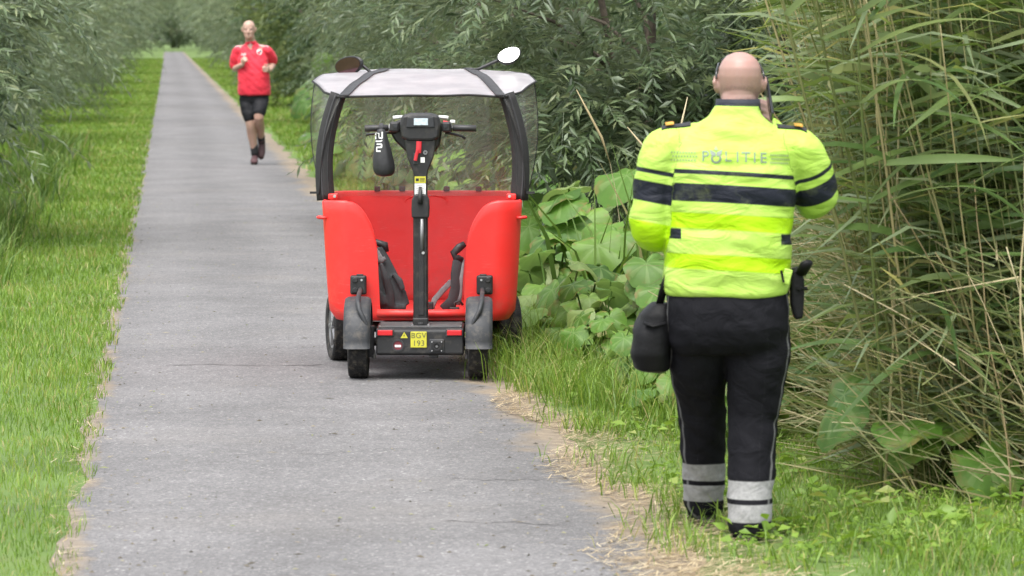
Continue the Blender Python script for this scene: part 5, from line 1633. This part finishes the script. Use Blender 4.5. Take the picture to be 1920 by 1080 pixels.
add('hair', grid_sheet(rows, 'hair'), hair_mat(), officer, smooth=True)

# jacket
g = G()
ring_loft(g, [(-0.004, 0, 0.872, 0.218, 0.158), (-0.004, 0, 0.885, 0.226, 0.166), (-0.002, 0, 0.93, 0.230, 0.172), (0.002, 0, 1.02, 0.226, 0.172), (0.006, 0, 1.12, 0.226, 0.168), (0.010, 0, 1.22, 0.232, 0.165), (0.012, -0.003, 1.31, 0.236, 0.158), (0.015, -0.004, 1.39, 0.226, 0.138), (0.018, -0.002, 1.44, 0.190, 0.112), (0.022, 0, 1.485, 0.130, 0.092), (0.028, 0.004, 1.515, 0.094, 0.085), (0.032, 0.008, 1.545, 0.082, 0.080), (0.034, 0.010, 1.560, 0.080, 0.078)], 32, 2.5)
limb(g, [(-0.10, 0, 1.415), (-0.19, 0, 1.398), LS, (-0.258, 0.0, 1.27), LE, (-0.215, 0.11, 1.088), LW], [0.075, 0.083, 0.086, 0.082, 0.074, 0.062, 0.048], 20)
limb(g, [(0.13, 0, 1.41), (0.215, 0, 1.393), RS, (0.305, 0.03, 1.29), RE, (0.262, 0.16, 1.315), RW], [0.075, 0.083, 0.088, 0.084, 0.076, 0.064, 0.050], 20)
jm = remesh(g, 0.0085, 3, 'jacket')
V = verts_of(jm)
dl = np.minimum(seg_dist(V, LS, LE)[0], seg_dist(V, LE, LW)[0] + 0.0)
dr_ = np.minimum(seg_dist(V, RS, RE)[0], seg_dist(V, RE, RW)[0] + 0.0)
def arm_h(V, S, E, W):
    d1, t1 = seg_dist(V, S, E); d2, t2 = seg_dist(V, E, W)
    l1 = np.linalg.norm(np.array(E) - np.array(S)); l2 = np.linalg.norm(np.array(W) - np.array(E))
    return np.where(d1 <= d2 + 0.01, t1 * l1, l1 + t2 * l2)
sl_l = (dl < 0.100) & (V[:, 0] < -0.170 - 0.30 * np.clip(1.36 - V[:, 2], 0, 0.12)) & (V[:, 2] < 1.47)
sl_r = (dr_ < 0.105) & (V[:, 0] > 0.190 + 0.30 * np.clip(1.36 - V[:, 2], 0, 0.12)) & (V[:, 2] < 1.55)
h_attr = V[:, 2].copy()
h_attr = np.where(sl_l, 1.425 - arm_h(V, LS, LE, LW) * 1.0, h_attr)
h_attr = np.where(sl_r, 1.425 - arm_h(V, RS, RE, RW) * 1.05, h_attr)
arm_attr = (sl_l | sl_r).astype(float)
# folds: blousing at the back, pull lines towards the shoulders, wrinkled elbows
def jacket_folds(V):
    f = 0.55 * nfield(V, 5, 5, 17, 3.0) + 0.35 * nfield(V + V[:, [2, 0, 1]] * 0.6, 9, 7, 24, 8.0)
    f += 0.6 * np.exp(-((V[:, 2] - 1.345 + 0.03 * V[:, 0]) / 0.018) ** 2) * np.exp(-(V[:, 0] / 0.16) ** 2) * -1.0 * (V[:, 1] < 0)
    f += 0.5 * np.sin((V[:, 2] + 0.35 * np.abs(V[:, 0])) * 62) * np.exp(-((V[:, 2] - 0.96) / 0.09) ** 2) * nfield(V, 4, 4, 4, 1.0)
    return f
set_attr(jm, 'h', h_attr); set_attr(jm, 'arm', arm_attr)
crease(jm, jacket_folds, 0.013)
def jacket_cols(nt, co):
    h = attr(nt, 'h'); arm = attr(nt, 'arm')
    arm = math_n(nt, 'GREATER_THAN', arm, 0.5)
    tor = math_n(nt, 'SUBTRACT', 1.0, arm)
    sx = N(nt, 'ShaderNodeSeparateXYZ'); nt.links.new(co, sx.inputs[0])
    x = sx.outputs['X']
    # torso stripes drop a little towards the right shoulder blade
    ht = math_n(nt, 'ADD', h, math_n(nt, 'MULTIPLY', math_n(nt, 'MULTIPLY', x, x), 0.10))
    ht = math_n(nt, 'ADD', ht, math_n(nt, 'MULTIPLY', x, 0.055))
    base = ramp(nt, noise_n(nt, 6, 4, 0.6, co), [(0.3, (0.32, 0.51, 0.060)), (0.7, (0.39, 0.56, 0.115))])
    neon = (0.32, 0.55, 0.002)
    navy = (0.007, 0.009, 0.017)
    c = base
    for lo, hi in ((1.112, 1.168), (0.968, 1.022)):
        c = mixc(nt, math_n(nt, 'MULTIPLY', band(nt, ht, lo, hi), tor), c, neon)
    c = mixc(nt, math_n(nt, 'MULTIPLY', band(nt, h, 1.095, 1.165), arm), c, neon)
    for lo, hi in ((1.208, 1.272), (1.305, 1.321)):
        c = mixc(nt, math_n(nt, 'MULTIPLY', band(nt, ht, lo, hi), tor), c, navy)
    for lo, hi in ((1.235, 1.308), (1.336, 1.352)):
        c = mixc(nt, math_n(nt, 'MULTIPLY', band(nt, h, lo, hi), arm), c, navy)
    side = math_n(nt, 'GREATER_THAN', math_n(nt, 'ABSOLUTE', math_n(nt, 'SUBTRACT', x, 0.006)), 0.178)
    c = mixc(nt, math_n(nt, 'MULTIPLY', math_n(nt, 'MULTIPLY', band(nt, ht, 1.072, 1.110), tor), side), c, navy)
    c = mixc(nt, math_n(nt, 'MULTIPLY', math_n(nt, 'GREATER_THAN', h, 1.549), tor), c, navy)
    c = mixc(nt, math_n(nt, 'MULTIPLY', band(nt, attr(nt, 'arm'), 0.25, 0.6, 0.05), 0.75), c, (0.10, 0.14, 0.02))
    for zz in (1.112, 1.168, 0.968, 1.022):
        c = mixc(nt, math_n(nt, 'MULTIPLY', math_n(nt, 'MULTIPLY', band(nt, ht, zz - 0.0012, zz + 0.0012, 0.0012), tor), 0.5), c, (0.16, 0.24, 0.02))
    c = mixc(nt, ramp(nt, noise_n(nt, 11, 6, 0.7, co), [(0.55, 0.0), (0.75, 0.22)]), c, (0.22, 0.26, 0.08))
    return c
M_JACKET = cloth_shader('hi-vis jacket', jacket_cols, 0.55, 0.0, 0.5, (6, 6, 15))
jacket = add('jacket', jm, M_JACKET, officer, smooth=True)
add('collar', G().lathe([(0.070, 1.535), (0.082, 1.535), (0.079, 1.574), (0.068, 1.574)], 'z', (0.036, 0.012, 0), 36).mesh('collar'), mat('navy collar', (0.016, 0.018, 0.028), 0.8, bump=0.2), jacket, smooth=True)
jb = BVHTree.FromPolygons([v.co.copy() for v in jm.vertices], [tuple(p.vertices) for p in jm.polygons])
def on_back(x, z, off=0.0025):
    hit = jb.ray_cast(Vector((x, -1.0, z)), Vector((0, 1, 0)))
    return Vector((x, (hit[0].y if hit[0] else -0.15) - off, z))
M_PRINT = mat('grey reflective print', (0.22, 0.29, 0.12), 0.5, var=0.1)
M_PRINTD = mat('blue-grey reflective print', (0.17, 0.21, 0.17), 0.5, var=0.1)
M_PATCH = mat('pale print ground', (0.62, 0.72, 0.30), 0.5, var=0.05)
Z0 = 1.371
def tz(x): return Z0 - 0.030 * x - 0.10 * x * x
for ch, x in (('P', -0.088), ('L', -0.008), ('I', 0.026), ('T', 0.056), ('I', 0.087), ('E', 0.118)):
    me = text_mesh(ch, 0.052)
    for v in me.vertices:
        p = on_back(x + v.co.x * 1.05, tz(x) + v.co.y)
        v.co = p
    add('jacket_lettering', me, M_PRINTD, jacket)
# emblem that stands for the O: ring with a book and flame above
def flat_poly(poly, x, z, s, m, name='jacket_emblem', off=0.003):
    me = bpy.data.meshes.new(name)
    me.from_pydata([on_back(x + a * s, z + b * s, off) for a, b in poly], [], [tuple(range(len(poly)))]); me.update()
    add(name, me, m, jacket)
for k in range(20):
    if k in (4, 5): continue
    a0, a1 = 2 * math.pi * k / 20, 2 * math.pi * (k + 1) / 20
    flat_poly([(0.7 * math.cos(a0), 0.7 * math.sin(a0)), (1.1 * math.cos(a0), 1.1 * math.sin(a0)), (1.1 * math.cos(a1), 1.1 * math.sin(a1)), (0.7 * math.cos(a1), 0.7 * math.sin(a1))], -0.050, tz(-0.05) - 0.005, 0.017, M_PRINTD)
flat_poly([(-1.3, 1.7), (-0.1, 1.15), (-0.1, 0.3), (-1.1, 0.75)], -0.050, tz(-0.05) - 0.004, 0.017, M_PRINTD)
flat_poly([(0.1, 1.15), (1.3, 1.7), (1.1, 0.75), (0.1, 0.3)], -0.050, tz(-0.05) - 0.004, 0.017, M_PRINTD)
flat_poly([(-0.45, 1.75), (0.0, 1.45), (0.45, 1.75), (0.2, 2.1), (0.0, 2.5), (-0.2, 2.1)], -0.050, tz(-0.05) - 0.004, 0.017, M_PRINT)
for sd, x0, x1 in ((-1, -0.205, -0.115), (1, 0.145, 0.215)):
    nx = 9
    for i in range(nx):
        for j in range(3):
            x = x0 + (x1 - x0) * (i + 0.5 * (j % 2)) / nx
            z = tz(x) + (j - 1) * 0.0135
            flat_poly([(-0.35, -0.4), (0.25, -0.4), (0.35, 0.4), (-0.25, 0.4)], x, z, 0.0085, M_PRINT, 'jacket_block')
# epaulettes
M_EPA = mat('black epaulette', (0.014, 0.014, 0.018), 0.7, bump=0.2)
M_GOLD = mat('gold rank thread', (0.52, 0.27, 0.03), 0.6)
for sd in (-1, 1):
    rows = []
    for i in range(8):
        t = i / 7
        x = 0.02 + sd * (0.155 + 0.105 * t)
        row = []
        for yy in (-0.030, -0.01, 0.01, 0.030):
            hit = jb.ray_cast(Vector((x, yy - 0.01, 2.0)), Vector((0, 0, -1)))
            row.append((x, yy - 0.01, (hit[0].z if hit[0] else 1.45) + 0.006))
        rows.append(row if sd > 0 else row[::-1])
    e = add('epaulette', grid_sheet(rows, 'epaulette', 0.007), M_EPA, jacket, smooth=True)
    rows2 = [[(p[0], p[1], p[2] + 0.010) for p in r_] for r_ in rows[4:7]]
    add('rank_bar', grid_sheet(rows2, 'rank_bar', 0.002), M_GOLD, e, smooth=True)
# hem, back pocket tab
add('hem_tab', G().box((0.205, -0.115, 0.945), (0.030, 0.012, 0.055), Matrix.Rotation(0.25, 3, 'Y')).mesh('tab'), M_JACKET, jacket, bevel=0.004)
add('zip_pull', G().tube([(0.183, -0.135, 0.968), (0.192, -0.137, 0.925)], 0.005, 6).mesh('zip'), M_GEAR, jacket)

# trousers
g = G()
ring_loft(g, [(-0.002, 0, 0.93, 0.200, 0.140), (-0.001, 0, 0.90, 0.212, 0.148), (0.0, -0.008, 0.83, 0.219, 0.160), (0.001, -0.014, 0.76, 0.219, 0.160), (0.002, -0.008, 0.70, 0.212, 0.145), (0.002, 0.0, 0.66, 0.19, 0.12)], 28, 2.5)
limb(g, [(-0.100, 0.0, 0.76), (-0.104, 0.06, 0.64), LK, (-0.070, 0.29, 0.27), (-0.063, 0.37, 0.070)], [0.112, 0.110, 0.090, 0.083, 0.076], 20)
limb(g, [(0.110, -0.005, 0.76), (0.112, 0.0, 0.64), RK, (0.086, -0.03, 0.25), (0.076, -0.088, 0.055)], [0.116, 0.116, 0.092, 0.086, 0.080], 20)
tm = remesh(g, 0.009, 3, 'trousers')
V = verts_of(tm)
is_l = seg_dist(V, (-0.1, 0.0, 0.76), LK)[0]
is_l = np.minimum(is_l, seg_dist(V, LK, LA)[0]) < np.minimum(seg_dist(V, (0.11, 0, 0.76), RK)[0], seg_dist(V, RK, RA)[0])
zleg = np.where(is_l, V[:, 2] - 0.022, V[:, 2] + 0.0)
def legc(V, P_):      # centre of the leg at each height
    zs = [p[2] for p in P_][::-1]; xs_ = [p[0] for p in P_][::-1]; yy = [p[1] for p in P_][::-1]
    return np.interp(V[:, 2], zs, xs_), np.interp(V[:, 2], zs, yy)
cl = legc(V, [(-0.1, 0.0, 0.9), (-0.1, 0.0, 0.76), (-0.104, 0.06, 0.64), LK, (-0.070, 0.29, 0.27), (-0.063, 0.37, 0.07)])
cr_ = legc(V, [(0.11, -0.01, 0.9), (0.11, -0.01, 0.76), (0.112, 0.0, 0.64), RK, (0.086, -0.03, 0.25), (0.076, -0.088, 0.055)])
cx = np.where(is_l, cl[0], cr_[0]); cy = np.where(is_l, cl[1], cr_[1])
ox = np.where(is_l, -(V[:, 0] - cx), V[:, 0] - cx)
seam = np.where(ox > 0.02, (V[:, 1] - cy + 0.050), 1.0)
set_attr(tm, 'seam', seam)
set_attr(tm, 'zl', zleg)
crease(tm, lambda V: 0.5 * np.sin(V[:, 2] * 70 + 6 * V[:, 0]) * np.exp(-((V[:, 2] - 0.42) / 0.06) ** 2) * nfield(V, 6, 6, 6, 3.0) + 0.6 * nfield(V, 9, 9, 13, 5.0) + 0.5 * nfield(V + V[:, [2, 1, 0]] * 0.8, 8, 8, 22, 9.0), 0.010)
def trouser_cols(nt, co):
    z = attr(nt, 'zl'); s = attr(nt, 'seam')
    c = ramp(nt, noise_n(nt, 9, 4, 0.6, co), [(0.3, (0.006, 0.006, 0.0078)), (0.7, (0.010, 0.010, 0.0125))])
    silver = ramp(nt, noise_n(nt, 70, 3, 0.6, co), [(0.3, (0.20, 0.20, 0.20)), (0.7, (0.27, 0.27, 0.265))])
    c = mixc(nt, math_n(nt, 'MULTIPLY', band(nt, s, -0.005, 0.005, 0.003), 0.5), c, silver)
    c = mixc(nt, band(nt, z, 0.148, 0.212), c, silver)
    c = mixc(nt, band(nt, z, 0.068, 0.130), c, silver)
    return c
M_TROUSER = cloth_shader('black trousers', trouser_cols, 0.75, 0.0, 0.45, (9, 9, 11), 0.08)
add('trousers', tm, M_TROUSER, officer, smooth=True)
def boot(name, ank, yaw, pitch, parent, material, L=0.285, r_=0.05, sole=None):
    g = G()
    w = r_
    rings = [(-0.085, 0.030, 0.030, 0.040), (-0.07, 0.040, 0.036, 0.05), (-0.02, 0.046, 0.042, 0.055), (0.05, 0.040, 0.040, 0.042), (0.12, 0.034, 0.048, 0.034), (0.17, 0.028, 0.045, 0.028), (0.195, 0.022, 0.028, 0.02)]
    pts = [(0, y * L / 0.285, z) for (y, z, rx, rz) in rings]
    V, F = [], []
    n = 16
    for (y, z, rx, rz) in rings:
        for i in range(n):
            a = 2 * math.pi * i / n
            zz = z + rz * math.sin(a)
            V.append((rx * math.cos(a) * w / 0.045, y * L / 0.285, max(zz, 0.0)))
    for j in range(len(rings) - 1):
        for i in range(n):
            i2 = (i + 1) % n
            F.append((j * n + i, j * n + i2, (j + 1) * n + i2, (j + 1) * n + i))
    F.append(tuple(range(n))); F.append(tuple(range(len(rings) * n - 1, (len(rings) - 1) * n - 1, -1)))
    g.put(V, F)
    g.tube([(0, -0.035, 0.05), (0, -0.03, 0.13)], [w * 0.95, w * 0.9], 14)
    me = evaluated(g.mesh(name), [('REMESH', dict(mode='VOXEL', voxel_size=0.007)), ('SMOOTH', dict(iterations=2, factor=0.5))])
    M = Matrix.Translation(Vector(ank)) @ Matrix.Rotation(yaw, 4, 'Z') @ Matrix.Rotation(pitch, 4, 'X')
    me.transform(M)
    o = add(name, me, material, parent, smooth=True)
    if sole:
        sg = G().prism([(-w * 0.7, -0.10), (w * 0.7, -0.10), (w * 1.02, 0.10), (w * 0.75, 0.19), (0, 0.215), (-w * 0.75, 0.19), (-w * 1.02, 0.10)], -0.012, 0.010, 'z').mesh('sole')
        sg.transform(M)
        add('sole', sg, sole, o, bevel=0.004)
    return o
boot('boot', (-0.062, 0.395, 0.012), 0.08, 0.0, officer, M_SHOE, 0.29, 0.05, M_RUBBER)
boot('boot', (0.076, -0.062, 0.012), -0.12, 0.0, officer, M_SHOE, 0.29, 0.05, M_RUBBER)
# duty belt with holster on the right hip
hol = add('holster', G().prism([(0.225, 0.965), (0.258, 0.975), (0.272, 0.93), (0.272, 0.86), (0.268, 0.79), (0.240, 0.785), (0.226, 0.84)], -0.06, 0.04, 'y').mesh('holster'), M_GEAR, officer, bevel=0.010)
add('pistol_grip', G().tube([(0.262, -0.055, 0.955), (0.275, -0.085, 0.985), (0.285, -0.10, 0.995)], [0.022, 0.024, 0.016], 10, flat=0.7).mesh('grip'), M_GEAR, hol, smooth=True)
add('holster_strap', G().tube([(0.252, -0.072, 0.90), (0.276, -0.03, 0.895), (0.278, 0.03, 0.895)], 0.012, 8, flat=0.5).mesh('strap'), M_GEAR, hol)
add('belt', G().lathe([(1.0, 0.872), (1.045, 0.872), (1.045, 0.918), (1.0, 0.918)], 'z', (0, 0, 0), 40).mesh('belt'), M_GEAR, officer)
bl = [o for o in officer.children if o.name.startswith('belt')][0]
bl.scale = (0.212, 0.150, 1.0)
# sunglasses pushed up on the head: a thing of its own
sg_ = empty('sunglasses', PO, -YAW)
tag(sg_, 'dark sunglasses pushed up on the shaved head of the police officer', 'sunglasses')
M_GLS = mat('dark lens', (0.012, 0.012, 0.014), 0.12, spec=0.7)
for sd in (-1, 1):
    add('lens', G().tube([(HS[0] + sd * 0.014, HS[1] + 0.070, HS[2] + 0.098), (HS[0] + sd * 0.038, HS[1] + 0.064, HS[2] + 0.094), (HS[0] + sd * 0.064, HS[1] + 0.046, HS[2] + 0.078)], [0.016, 0.022, 0.018], 12, flat=0.35, up=(0, 0.6, 0.8)).mesh('lens'), M_GLS, sg_, smooth=True)
    add('temple', G().tube([(HS[0] + sd * 0.072, HS[1] + 0.045, HS[2] + 0.074), (HS[0] + sd * 0.083, HS[1] + 0.0, HS[2] + 0.048), (HS[0] + sd * 0.086, HS[1] - 0.025, HS[2] + 0.022)], [0.005, 0.004, 0.004], 6).mesh('temple'), M_GLS, sg_, smooth=True)
add('bridge', G().tube([(HS[0] - 0.016, HS[1] + 0.072, HS[2] + 0.099), (HS[0] + 0.016, HS[1] + 0.072, HS[2] + 0.099)], 0.005, 6).mesh('bridge'), M_GLS, sg_)
# phone held to the right ear
ph = add('mobile_phone', G().box((0, 0, 0), (0.012, 0.072, 0.150)).mesh('phone'), mat('black phone glass', (0.015, 0.015, 0.017), 0.2), None, (0, 0, 0), bevel=0.006)
tag(ph, 'black mobile phone held against the right ear of the police officer', 'phone')
ph.matrix_world = Matrix.Translation(Vector(PO)) @ Matrix.Rotation(-YAW, 4, 'Z') @ Matrix.Translation((0.150, 0.055, 1.575)) @ Matrix.Rotation(R(-24), 4, 'X') @ Matrix.Rotation(R(-8), 4, 'Y')
add('camera_bump', G().box((0.0075, 0.018, 0.055), (0.004, 0.024, 0.024)).mesh('bump'), M_GLS, ph, bevel=0.001)
# black bag carried at the left hip
bagp = empty('shoulder_bag', PO, -YAW)
tag(bagp, 'black soft bag hanging at the left hip of the police officer', 'bag')
g = G()
ring_loft(g, [(-0.268, 0.05, 0.585, 0.030, 0.06), (-0.270, 0.05, 0.60, 0.062, 0.10), (-0.272, 0.05, 0.66, 0.074, 0.125), (-0.268, 0.05, 0.74, 0.072, 0.125), (-0.255, 0.05, 0.80, 0.060, 0.11), (-0.235, 0.05, 0.84, 0.035, 0.08)], 24, 2.8)
bme = remesh(g, 0.008, 3, 'bag')
crease(bme, lambda V: nfield(V, 10, 10, 16, 2.0), 0.010)
add('bag_body', bme, M_GEAR, bagp, smooth=True)
add('bag_strap', G().tube([(-0.245, 0.0, 0.83), (-0.232, -0.03, 0.89), (-0.215, -0.05, 0.945)], 0.016, 8, flat=0.3).mesh('strap'), M_GEAR, bagp, smooth=True)
add('bag_flap', G().tube([(-0.30, -0.065, 0.775), (-0.27, -0.075, 0.765), (-0.225, -0.07, 0.775)], 0.014, 8, flat=0.4).mesh('flap'), M_GEAR, bagp, smooth=True)

# ------------------------------------------------------------------ jogger
JO = (1.157, 53.41, 0.012)
jog = empty('person', JO, -YAW)
tag(jog, 'person in red shirt and black shorts jogging along the path', 'person')
JH = (-0.030, -0.06, 1.872)
jLS, jLE, jLW = (-0.205, 0.0, 1.575), (-0.250, 0.06, 1.315), (-0.120, -0.19, 1.385)
jRS, jRE, jRW = (0.228, 0.0, 1.58), (0.300, 0.15, 1.395), (0.255, -0.12, 1.315)
jK1, jA1 = (-0.010, -0.10, 0.565), (0.035, 0.03, 0.185)
jK2, jA2 = (0.110, -0.22, 0.660), (0.122, 0.14, 0.345)
g = G()
head(g, JH, 1.08, -1)
limb(g, [(-0.022, -0.035, 1.79), (-0.010, -0.01, 1.70), (0.0, 0.0, 1.60)], [0.066, 0.070, 0.10])
ring_loft(g, [(0.03, 0, 0.90, 0.165, 0.125), (0.03, -0.01, 1.05, 0.175, 0.14), (0.03, -0.01, 1.25, 0.18, 0.14), (0.02, 0, 1.45, 0.185, 0.125), (0.01, 0, 1.60, 0.17, 0.095), (0.0, 0, 1.66, 0.10, 0.07)])
limb(g, [(-0.13, 0, 1.60), jLS, jLE, jLW, (-0.110, -0.205, 1.39)], [0.065, 0.062, 0.048, 0.034, 0.030])
limb(g, [(0.14, 0, 1.60), jRS, jRE, jRW, (0.252, -0.135, 1.312)], [0.065, 0.062, 0.048, 0.034, 0.030])
hand(g, (-0.112, -0.205, 1.388), (0.30, -0.55, 0.75), (0.8, 0.5, 0.2), (0, -0.3, 1), 1.1, (1.1, 1.3, 0.9), 0.9)
hand(g, (0.252, -0.14, 1.312), (-0.25, -0.9, 0.15), (-0.85, 0.25, 0.1), (0, 0, 1), 1.1, (0.8, 1.0, 0.7), 0.7)
limb(g, [(-0.060, 0.0, 0.95), (-0.045, -0.04, 0.78), jK1, (0.006, -0.02, 0.42), jA1, (0.037, 0.045, 0.14)], [0.105, 0.092, 0.066, 0.068, 0.042, 0.042])
limb(g, [(0.125, 0.0, 0.95), (0.120, -0.10, 0.82), jK2, (0.114, 0.0, 0.53), jA2, (0.124, 0.165, 0.31)], [0.105, 0.092, 0.068, 0.066, 0.043, 0.042])
jbme = remesh(g, 0.0065, 2, 'body')
M_SKINJ = skin_mat('skin jogger', (0.42, 0.27, 0.21), (0.43, 0.235, 0.19))
add('body', jbme, M_SKINJ, jog, smooth=True)
for sd in (-1, 1):
    g = G(); ball(g, (JH[0] + sd * 0.031, JH[1] - 0.090, JH[2] - 0.002), (0.013, 0.010, 0.0065))
    add('eye', g.mesh('eye'), mat('dark eye', (0.05, 0.035, 0.03), 0.4) if sd < 0 else bpy.data.materials['dark eye'], jog, smooth=True)  # each eye is a plain dark ellipsoid
g = G(); g.tube([(JH[0] - 0.022, JH[1] - 0.100, JH[2] - 0.072), (JH[0], JH[1] - 0.106, JH[2] - 0.070), (JH[0] + 0.022, JH[1] - 0.100, JH[2] - 0.072)], [0.003, 0.006, 0.003], 8)
add('mouth', g.mesh('mouth'), mat('lips', (0.22, 0.07, 0.06), 0.5), jog, smooth=True)
# shirt
g = G()
ring_loft(g, [(0.040, -0.01, 0.962, 0.222, 0.168), (0.040, -0.012, 0.98, 0.228, 0.176), (0.038, -0.016, 1.08, 0.228, 0.182), (0.034, -0.018, 1.20, 0.226, 0.184), (0.026, -0.012, 1.34, 0.218, 0.172), (0.018, -0.004, 1.46, 0.210, 0.150), (0.012, 0, 1.55, 0.190, 0.122), (0.010, 0, 1.61, 0.150, 0.100), (0.004, 0, 1.66, 0.105, 0.086), (0.0, -0.002, 1.690, 0.084, 0.078)], 30, 2.4)
limb(g, [(-0.11, 0, 1.59), jLS, (-0.232, 0.03, 1.45), (-0.246, 0.05, 1.375)], [0.068, 0.071, 0.071, 0.070], 18)
limb(g, [(0.12, 0, 1.595), jRS, (0.266, 0.06, 1.495), (0.290, 0.10, 1.445)], [0.068, 0.073, 0.072, 0.070], 18)
sm = remesh(g, 0.010, 3, 'shirt')
crease(sm, lambda V: 0.6 * nfield(V, 7, 7, 9, 4.0) + 0.5 * nfield(V + V[:, [2, 1, 0]] * 0.9, 10, 9, 16, 6.0), 0.013)
def shirt_cols(nt, co):
    c = ramp(nt, noise_n(nt, 8, 4, 0.6, co), [(0.3, (0.56, 0.022, 0.045)), (0.7, (0.66, 0.035, 0.058))])
    return c
M_SHIRT = cloth_shader('red sports shirt', shirt_cols, 0.6, 0.1, 0.45, (8, 8, 10))
shirt = add('shirt', sm, M_SHIRT, jog, smooth=True)
sb = BVHTree.FromPolygons([v.co.copy() for v in sm.vertices], [tuple(p.vertices) for p in sm.polygons])
def on_chest(x, z, off=0.004):
    hit = sb.ray_cast(Vector((x, -1.0, z)), Vector((0, 1, 0)))
    return Vector((x, (hit[0].y if hit[0] else -0.15) - off, z))
def chest_poly(poly, x, z, s, m, name, off=0.004):
    me = bpy.data.meshes.new(name)
    me.from_pydata([on_chest(x + a * s, z + b * s, off) for a, b in poly], [], [tuple(range(len(poly)))]); me.update()
    add(name, me, m, shirt)
for dx in (-0.024, 0.014):       # slanted two-letter maker's mark
    for ch, o in (('N', 0.0), ('B', 0.034)):
        if dx > 0: continue
        me = text_mesh(ch, 0.052)
        for v in me.vertices:
            v.co = on_chest(-0.115 + o + v.co.x + 0.2 * v.co.y, 1.528 + v.co.y)
        add('chest_mark', me, M_WHITE, shirt)
chest_poly([(-1, 1), (1, 1), (1, -0.1), (0.6, -0.8), (0, -1.3), (-0.6, -0.8), (-1, -0.1)], 0.118, 1.560, 0.034, M_WHITE, 'chest_crest')
chest_poly([(0.0, 0.8), (0.85, 0.8), (0.8, -0.1), (0.0, 0.1)], 0.118, 1.560, 0.034, M_BLACKP, 'chest_crest', 0.007)
chest_poly([(-0.6, 0.1), (0.0, -0.1), (0.4, -0.7), (0, -1.0), (-0.5, -0.6)], 0.118, 1.560, 0.034, M_SHIRT, 'chest_crest', 0.007)
for sd in (-1, 1):               # pale shoulder stripe
    rows = []
    for i in range(9):
        t = i / 8
        x = 0.006 + sd * (0.095 + 0.14 * t)
        row = []
        for yy in (-0.035, -0.02, -0.005):
            hit = sb.ray_cast(Vector((x, yy, 2.2)), Vector((0, 0, -1)))
            row.append((x, yy, (hit[0].z if hit[0] else 1.6) + 0.003))
        rows.append(row if sd > 0 else row[::-1])
    add('shoulder_stripe', grid_sheet(rows, 'shoulder_stripe', 0.002), mat('pale pink stripe', (0.75, 0.42, 0.44), 0.6) if sd < 0 else bpy.data.materials['pale pink stripe'], shirt, smooth=True)
add('shirt_collar', G().lathe([(0.066, 1.668), (0.082, 1.668), (0.078, 1.712), (0.068, 1.712)], 'z', (-0.004, -0.006, 0), 30).mesh('collar'), M_SHIRT, shirt, smooth=True)
add('collar_placket', G().box((0, 0, 0), (0.012, 0.006, 0.07)).mesh('placket'), bpy.data.materials['pale pink stripe'], shirt, loc=on_chest(-0.006, 1.655, 0.002))
# shorts, socks, shoes
g = G()
ring_loft(g, [(0.035, 0, 1.02, 0.19, 0.14), (0.035, 0, 0.95, 0.205, 0.15), (0.033, 0, 0.88, 0.20, 0.145), (0.03, 0, 0.83, 0.17, 0.12)], 26, 2.4)
limb(g, [(-0.060, 0.0, 0.92), (-0.048, -0.05, 0.78), (-0.024, -0.085, 0.665)], [0.118, 0.106, 0.094], 18)
limb(g, [(0.125, 0.0, 0.92), (0.121, -0.11, 0.81), (0.114, -0.175, 0.735)], [0.118, 0.106, 0.096], 18)
shm = remesh(g, 0.010, 3, 'shorts')
crease(shm, lambda V: nfield(V, 9, 9, 13, 2.0), 0.008)
add('shorts', shm, cloth_shader('black shorts', lambda nt, co: ramp(nt, noise_n(nt, 9, 4, 0.6, co), [(0.3, (0.007, 0.0075, 0.010)), (0.7, (0.012, 0.0125, 0.015))]), 0.7), jog, smooth=True)
M_SOCK = mat('black sock', (0.02, 0.02, 0.023), 0.85, bump=0.2)
M_RUN = mat('dark maroon running shoe', (0.060, 0.025, 0.028), 0.65, var=0.3, bump=0.2, bscale=80)
for (a, b) in (((0.030, 0.02, 0.27), (0.037, 0.04, 0.15)), ((0.120, 0.11, 0.40), (0.124, 0.155, 0.31))):
    g = G(); limb(g, [a, b], [0.056, 0.050])
    add('sock', g.mesh('sock'), M_SOCK, jog, smooth=True)
boot('running_shoe', (0.037, 0.055, 0.058), math.pi, -0.22, jog, M_RUN, 0.30, 0.05, M_RUBBER)
boot('running_shoe', (0.130, 0.205, 0.255), math.pi - 0.1, -1.05, jog, M_RUN, 0.30, 0.05, M_RUBBER)
